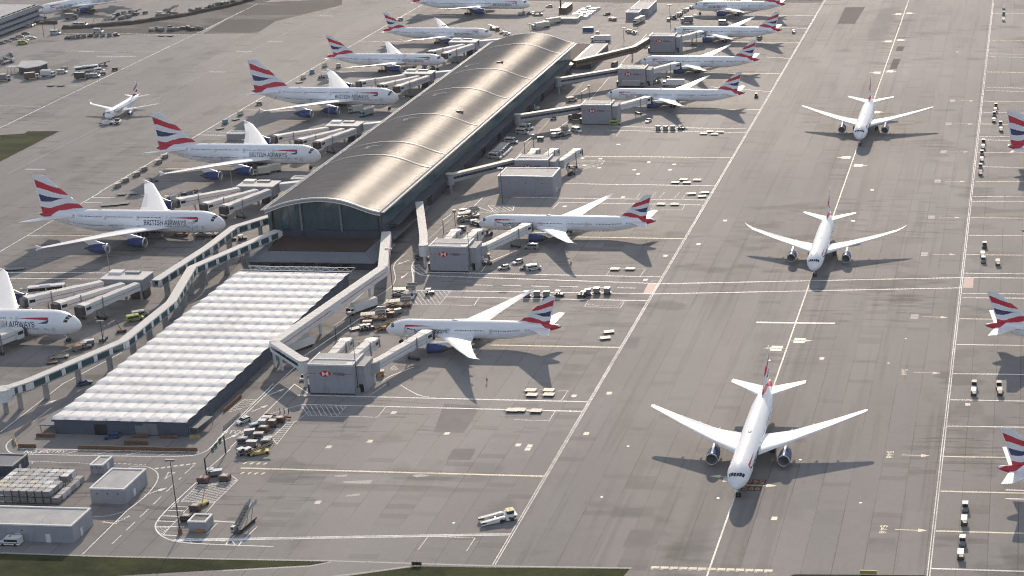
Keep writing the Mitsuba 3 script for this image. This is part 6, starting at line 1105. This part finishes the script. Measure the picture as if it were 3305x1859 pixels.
# equipment on the islands at the bottom
for i, (kd, xy, dg, c, c2, lb, ct) in enumerate([('belt', (-209.9, 427.4), 30, 'yellow', 'yellow', 'yellow belt loader at the near end of the equipment island', 'belt loader'), ('tug', (-214.6, 427.1), 60, 'white', 'mid_grey', 'left white-roofed tractor at the near end of the equipment island', 'tractor'), ('tug', (-212.8, 427.4), 60, 'white', 'mid_grey', 'right white-roofed tractor at the near end of the equipment island', 'tractor'), ('loaded', (-216.5, 444.9), 0, 'alu', 'white', 'long white-topped cart, middle of the equipment island', 'cart'), ('loaded', (-213.7, 445.0), 0, 'brown', 'cream', 'tan-topped cart, right in the equipment island', 'cart'),
   ('unit', (-216.6, 448.2), 0, 'alu', None, 'white-topped unit, far end of the equipment island', 'power unit'), ('unit', (-212.9, 448.1), 0, 'brown', None, 'dark red unit, far right of the equipment island', 'power unit'), ('unit', (-214.9, 441.7), 0, 'brown', None, 'tan covered unit in the equipment island', 'power unit'), ('unit', (-218.3, 443.4), 40, 'teal', None, 'blue-grey unit at the left of the equipment island', 'power unit'), ('unit', (-214.5, 437.4), 10, 'steel', None, 'round-topped grey unit in the equipment island', 'power unit'), ('unit', (-217.7, 434.1), 10, 'mid_grey', None, 'low dark unit at the road side of the equipment island', 'power unit'), ('unit', (-210.6, 433.3), 10, 'mid_grey', None, 'dark blue-grey unit at the bay side of the equipment island', 'power unit'),
   ('cart', (-214.0, 431.9), 0, 'alu', 'mid_grey', 'grey-topped cart above the two white tractors', 'cart'), ('cart', (-217.8, 439.0), 20, 'alu', 'mid_grey', 'grey-topped cart at the left edge of the equipment island', 'cart'), ('dolly', (-212.0, 436.6), 10, 'steel', None, 'grey dolly in the middle of the equipment island', 'dolly'), ('tug', (-217.2, 414.0), 20, 'white', 'mid_grey', 'white-roofed tractor on the small island below the equipment island', 'tractor'), ('cart', (-215.9, 413.7), 20, 'white', 'mid_grey', 'white-roofed cart on the small island below the equipment island', 'cart'), ('unit', (-217.7, 409.7), 0, 'rail_red', None, 'dark red unit on the small island, by the mast', 'power unit'), ('unit', (-212.4, 411.1), 0, 'brown', None, 'brown unit on the small island, right end', 'power unit'),
   ('unit', (-212.6, 394.2), 0, 'brown', None, 'dark red hydrant cart beside the tall mast', 'power unit'), ('rig', (-212.1, 396.9), 60, 'yellow', 'yellow', 'yellow rig beside the dark red hydrant cart', 'rig'), ('unit', (-212.3, 388.6), 0, 'black', None, 'black unit between the tall mast and the kiosk', 'power unit')]): put(kd, xy, dg, lb, ct, c, c2)
single('bollard_rail', cat_(beam((*(-219.0, 452.0), .8), (*(-210.5, 450.3), .8), .25, .5)), 'rail_red', 'long red rail at the far end of the equipment island', 'rail')
# lamp masts
def mast(p, h, label, arms=2, r=.16, m='dark_metal', base=None):
    k = thing('floodlight_mast', label, 'mast', 'floodlight masts'); x, y = p
    part(k, 'pole', cyl((x, y, 0), (x, y, h), r, r*.55, 10), m); hd = part(k, 'lamp_head', cat_(box(x - 1.2, x + 1.2, y - .25, y + .25, h, h + .3)), 'steel')
    for a in (-1, 1): part(hd, 'lamp', box(x + a*.8 - .35, x + a*.8 + .35, y - .5, y + .1, h - .18, h - .02), 'alu')
    if base: part(k, 'base', cyl((x, y, 0), (x, y, 1.6), .55, .4, 10), base)
mast((-210.8, 381.9), 20.2, 'tallest floodlight mast, with a red base near the bottom left', base='brown'); mast((-215.2, 548.2), 17.8, 'tall floodlight mast beside the road east of the hall'); mast((-326.3, 568.7), 9.8, 'pale mast before the outer engine of the second nearest double-deck airliner', m='line_faded'); mast((-309.4, 599.3), 8.8, 'pale mast before the titles of the second nearest double-deck airliner', m='line_faded'); mast((-207.5, 990.1), 13.7, 'mast beyond the farthest gate block'); mast((-328.5, 950.9), 9.3, 'pale mast before the curved-wing airliner', m='line_faded'); mast((-325.8, 877.9), 9.1, 'pale mast before the twin-engined airliner west of the terminal', m='line_faded')
mast((-329, 780.6), 6.5, 'pale mast before the farthest double-deck airliner', m='line_faded'); mast((-327.5, 672), 9.0, 'pale mast before the third nearest double-deck airliner', m='line_faded'); mast((-227.2, 955.5), 7.6, 'dark mast on the yard beyond the terminal'); mast((-208.5, 655), 14.5, 'mast in front of the tall windowless pale building'); mast((-294.6, 503.6), 7.5, 'mast beside the long walkway near the cherry picker'); mast((-566.6, 955.0), 9, 'dark mast by the office block car park'); mast((-567.2, 968.1), 7, 'shorter dark mast at the bend of the far road'); mast((-593.7, 992.8), 7, 'dark mast at the left end of the red fence'); mast((-285.5, 971.7), 6, 'dark post at the far corner of the terminal roof')
gn = thing('overhead_sign_gantry', 'dark sign gantry spanning the road by the hall corner', 'gantry')
part(gn, 'post', cyl((-218.4, 413.1, 0), (-218.4, 413.1, 5.4), .22, .2, 8), 'dark_metal'); part(gn, 'post', cyl((-219.6, 427.4, 0), (-219.6, 427.4, 5.4), .22, .2, 8), 'dark_metal'); bm = part(gn, 'beam', beam((-218.4, 413.1, 5.5), (-219.6, 427.4, 5.5), .3, .3), 'dark_metal')
for f in (.42, .58, .8): part(bm, 'sign_panel', box(-218.4 - 1.2*f - .08, -218.4 - 1.2*f + .08, 413.1 + 14.3*f - .7, 413.1 + 14.3*f + .7, 4.2, 5.9), 'green')
for i, (p, wd) in enumerate([((-215.4, 454.1), 'left'), ((-214.1, 454.0), 'middle'), ((-212.9, 454.2), 'right')]): single('marker_post', cat_(cyl((p[0], p[1], 0), (p[0], p[1], 1.5), .12, .1, 8), cyl((p[0], p[1], 1.5), (p[0], p[1], 1.6), .16, .16, 8)), 'dark_metal', wd + ' of three dark posts by the hatched bay', 'post', 'marker posts')
for i, (p, wd, ng) in enumerate([((-220.3, 509.7), 'nearest', 0), ((-220.3, 617.4), 'second nearest', 0), ((-219.7, 726.5), 'third nearest', 0), ((-216.9, 817.3), 'fourth nearest', 0)]):
    k = thing('docking_guide', 'dark docking guide frame at the %s east stand' % wd, 'guide frame'); part(k, 'post', cyl((p[0], p[1], 0), (p[0], p[1], 5.2), .14, .12, 8), 'dark_metal'); part(k, 'arm', beam((p[0], p[1], 5.2), (p[0] + 1.6, p[1] + 9, 5.6), .18, .2), 'alu'); part(k, 'post', cyl((p[0] + 1.6, p[1] + 9, 0), (p[0] + 1.6, p[1] + 9, 5.4), .14, .12, 8), 'dark_metal'); part(k, 'display_head', box(p[0] + 1.0, p[0] + 2.2, p[1] + 8.6, p[1] + 9.4, 5.5, 6.4), 'steel')
sg = thing('guidance_sign', 'small dark sign box at the grass edge near the bottom', 'sign'); p = (-145.8, 369.5); part(sg, 'face', box(p[0] - 1.2, p[0] + 1.2, p[1] - .15, p[1] + .15, .25, 1.1), 'sign_black'); part(sg, 'leg', cat_(box(p[0] - .9, p[0] - .8, p[1] - .05, p[1] + .05, 0, .25), box(p[0] + .8, p[0] + .9, p[1] - .05, p[1] + .05, 0, .25)), 'steel')
ys = thing('guidance_sign', 'yellow-topped sign board at the bottom right grass', 'sign'); p = (-36.4, 371.5); part(ys, 'face', box(p[0] - 2.0, p[0] + 2.0, p[1] - .15, p[1] + .15, .25, 1.2), 'yellow'); part(ys, 'leg', cat_(box(p[0] - 1.6, p[0] - 1.5, p[1] - .05, p[1] + .05, 0, .25), box(p[0] + 1.5, p[0] + 1.6, p[1] - .05, p[1] + .05, 0, .25)), 'steel')
fnc = thing('railing', 'dark railing along the west road beside the hall', 'railing'); a, b = np.array((-283.1, 566.6)), np.array((-284.7, 585.4))
for i in range(9): q = a + (b - a)*i/8; part(fnc, 'post', cyl((q[0], q[1], 0), (q[0], q[1], 1.8), .07, .07, 6), 'dark_metal')
part(fnc, 'rail', cat_(beam((*a, 1.8), (*b, 1.8), .1, .1), beam((*a, 1.1), (*b, 1.1), .08, .08), beam((*a, .5), (*b, .5), .08, .08)), 'dark_metal')

# more ramp equipment round the stands, and the few people on the apron
rr = random.Random(23)
EQ = [((-214.6, 751.9), (-208.3, 756.8), 7, 'behind the third nearest gate block'), ((-192.6, 855.3), (-188.4, 858.5), 4, 'right of the fifth nearest gate block'), ((-212.4, 1010.7), (-206.4, 1046.5), 9, 'left of the airliner nose at the top, east side'), ((-345.9, 653.4), (-336.7, 661.0), 6, 'at the airbridge roots behind the second nearest double-deck airliner'), ((-310.7, 983.2), (-295.7, 963.8), 5, 'ahead of the curved-wing airliner'), ((-248.5, 1013.5), (-244.9, 1013.6), 3, 'on the yard corner by the far service road'), ((-219.7, 640.1), (-210.5, 627.4), 5, 'ahead of the second nearest parked airliner'),
      ((-306.3, 1024.3), (-295.0, 1026.4), 6, 'on the strip before the farthest west airliner nose'), ((-324.6, 890.1), (-313.3, 884.4), 3, 'under the airliner west of the terminal'), ((-211.6, 532.1), (-208.6, 531.4), 4, 'in front of the nearest parked airliner, beyond the yellow loader'), ((-230.8, 978.4), (-225.5, 975.3), 4, 'by the dark mast on the far yard'), ((-237.7, 803.8), (-222.5, 785.4), 5, 'in the shade under the third link bridge'), ((-554.4, 891.4), (-558.0, 904.1), 3, 'at the left edge beyond the angular hut')]
for a, b, n, wh in EQ:
    a, b = np.array(a), np.array(b)
    for i in range(n):
        q = a + (b - a)*i/max(1, n - 1) + np.array([rr.uniform(-.8, .8), rr.uniform(-2.5, 2.5)])
        put(rr.choice(['unit', 'loaded', 'cart', 'tug', 'belt']), tuple(q), rr.choice([0, 30, 60, 90, 150]), ORD[i] + ' item of ramp equipment ' + wh, 'ramp equipment', rr.choice(['mid_grey', 'steel', 'alu', 'brown', 'cream', 'bridge_white']), rr.choice(['steel', 'mid_grey', 'alu', 'white']), 'ramp equipment at the stands', 'ramp_equipment')
import manifold3d as m3
def blob(bones):
    """one smooth body from bones (p, r, q, r)"""
    out = m3.Manifold()
    for p, r0, q, r1 in bones:
        out += m3.Manifold.batch_hull([m3.Manifold.sphere(r0, 14).translate(list(p)), m3.Manifold.sphere(r1, 14).translate(list(q))])
    m = out.to_mesh(); return trimesh.Trimesh(m.vert_properties[:, :3], m.tri_verts, process=False)
def person(xy, deg, label, stride=.22):
    k = thing('person', label, 'person'); tw = RT(xy[0], xy[1], 0, deg); B = []
    for s, d in ((1, 1), (-1, -1)):
        hip, kn, an = (0, s*.10, .92), (d*stride*.6, s*.10, .50), (d*stride - .04, s*.10, .10)
        B += [(hip, .095, kn, .065), (kn, .065, an, .045), (an, .045, (an[0] + .17, an[1], .05), .04)]
    B += [((0, .09, .95), .11, (0, -.09, .95), .11), ((0, 0, .98), .14, (.01, 0, 1.30), .15), ((.01, .15, 1.40), .075, (.01, -.15, 1.40), .075), ((.01, 0, 1.35), .13, (.01, 0, 1.44), .06)]
    part(k, 'body', blob(B + [((.01, s*.19, 1.40), .062, (-s*.08, s*.24, 1.12), .045) for s in (1, -1)] + [((-s*.08, s*.24, 1.12), .045, (-s*.06 + .1, s*.23, .90), .034) for s in (1, -1)]), 'black', smooth=50, tw=tw)
    part(k, 'head', blob([((.01, 0, 1.46), .055, (.02, 0, 1.56), .06), ((.02, 0, 1.60), .085, (.01, 0, 1.67), .09), ((.10, 0, 1.61), .015, (.11, 0, 1.59), .015), ((.02, .09, 1.62), .015, (.02, .09, 1.60), .015), ((.02, -.09, 1.62), .015, (.02, -.09, 1.60), .015)]), 'pink_box', smooth=50, tw=tw)
    part(k, 'hair', blob([((-.015, 0, 1.66), .09, (-.01, 0, 1.69), .085)]), 'brown', smooth=50, tw=tw)
    for s in (1, -1):
        h = np.array([-s*.06 + .1, s*.23, .88]); part(k, 'hand', blob([(h, .032, h + [.03, 0, -.06], .03)] + [(h + [.02 + .014*f, -s*.02 + s*.013*f, -.08], .010, h + [.05 + .01*f, -s*.02 + s*.013*f, -.15 + .012*abs(f - 1)], .008) for f in range(4)] + [(h + [.03, -s*.03, -.03], .011, h + [.07, -s*.045, -.07], .009)]), 'pink_box', smooth=50, tw=tw)
    part(k, 'vest', blob([((.0, 0, 1.02), .155, (.012, 0, 1.30), .165)]), 'mid_grey', smooth=50, tw=tw)
person((-161.6, 478.8), 80, 'person in dark clothes walking below the wing of the nearest parked airliner'); person((-162.5, 583.5), -60, 'person in dark clothes walking below the second nearest parked airliner'); person((-190.7, 475.0), 20, 'person in dark clothes standing at the right foot of the nearest gate block', .06)
# ---------------------------------------------------------------- the airliners
G_ = 'white airliners with red, white and blue tails'
W, Dn, Up, R_ = 180, -90, 90, 0
airliner('wide', -73.8, 405, Dn, 'twin-engined airliner taxiing towards the camera, nearest of the three on the taxiway', G_)
airliner('twin', -73.8, 572, Dn, 'airliner with upswept wing tips taxiing towards the camera, middle of the three', G_)
airliner('wide', -73.8, 741, Dn, 'airliner taxiing towards the camera, farthest of the three on the taxiway', G_)
airliner('double', -300.6, 607.5, R_, 'double-deck airliner parked beside the elevated walkways, second nearest west of the terminal', G_)
airliner('double', -300.2, 699.5, R_, 'double-deck airliner parked west of the terminal, third nearest of the four', G_)
airliner('double', -301.8, 800.0, R_, 'double-deck airliner parked west of the terminal, farthest of the four', G_)
airliner('double', -301.6, 504.5, R_, 'double-deck airliner cut by the left edge with only its nose and one wing showing', G_)
airliner('wide', -305.6, 881.5, R_, 'twin-engined airliner parked behind the double-deck airliners, west of the terminal', G_)
airliner('twin_long', -300.8, 949.5, R_, 'airliner with curved wing tip parked beside the far end of the terminal, west side', G_)
airliner('wide_long', -302, 1032, R_, 'airliner cut by the top edge, west of the terminal', G_)
airliner('twin', -203.0, 508.6, W, 'shorter airliner parked beside the nearest grey gate block, its shadow clear of it', G_)
airliner('twin_longer', -206.0, 616.0, W, 'long airliner parked beside the second nearest grey gate block', G_)
airliner('twin_longer', -203.5, 813, W, 'long airliner parked at the fourth nearest grey gate block, third nearest of the east row', G_)
airliner('twin_long', -202.2, 884, W, 'airliner with glinting tail parked at the fifth nearest grey gate block', G_)
airliner('twin_long', -200.5, 958, W, 'airliner parked at the farthest grey gate block', G_)
airliner('twin', -202.3, 1031.5, W, 'airliner cut by the top edge, east of the terminal', G_)
airliner('small', -431.6, 768.5, -86.5, 'small airliner with a tug at its nose on the open west apron', G_)
airliner('wide', -597, 1003, -118, 'white airliner with dark lettering cut by the top left corner', None, 'oneworld')
XR = [('double', 716.5, 'tall-tailed airliner whose tail comes in from the right edge, largest tail of the row', 64.2), ('wide', 515.5, 'airliner whose tail stands at the right edge above the painted arrow row, second nearest', 51.3), ('wide', 415.5, 'airliner whose tail stands at the right edge, nearest the camera', 57.2),
      ('twin', 846, 'airliner whose red tail tip shows at the right edge near the top', 55.5), ('twin', 611, 'airliner whose tailplane tip only just shows at the right edge', 55.2), ('twin', 1000, 'airliner whose red tail just shows at the right edge in the top corner', 55)]
for kd, y, lb, nx in XR: airliner(kd, nx, y, R_, lb, 'airliners whose tails show at the right edge')
# ---------------------------------------------------------------- thin air between the camera and the far stands
scene['haze_air'] = {'type': 'homogeneous', 'albedo': rgb(.95, .95, .95), 'sigma_t': 0.4e-4}
scene['haze'] = {'type': 'cube', 'to_world': mi.ScalarTransform4f().translate([0, 2500, 115]).scale([4100, 3600, 117]), 'bsdf': {'type': 'null'}, 'interior': {'type': 'ref', 'id': 'haze_air'}}
scene['camera']['medium'] = {'type': 'ref', 'id': 'haze_air'}
labels['haze'] = {'kind': 'stuff', 'label': 'thin veil of haze over the whole airfield'}
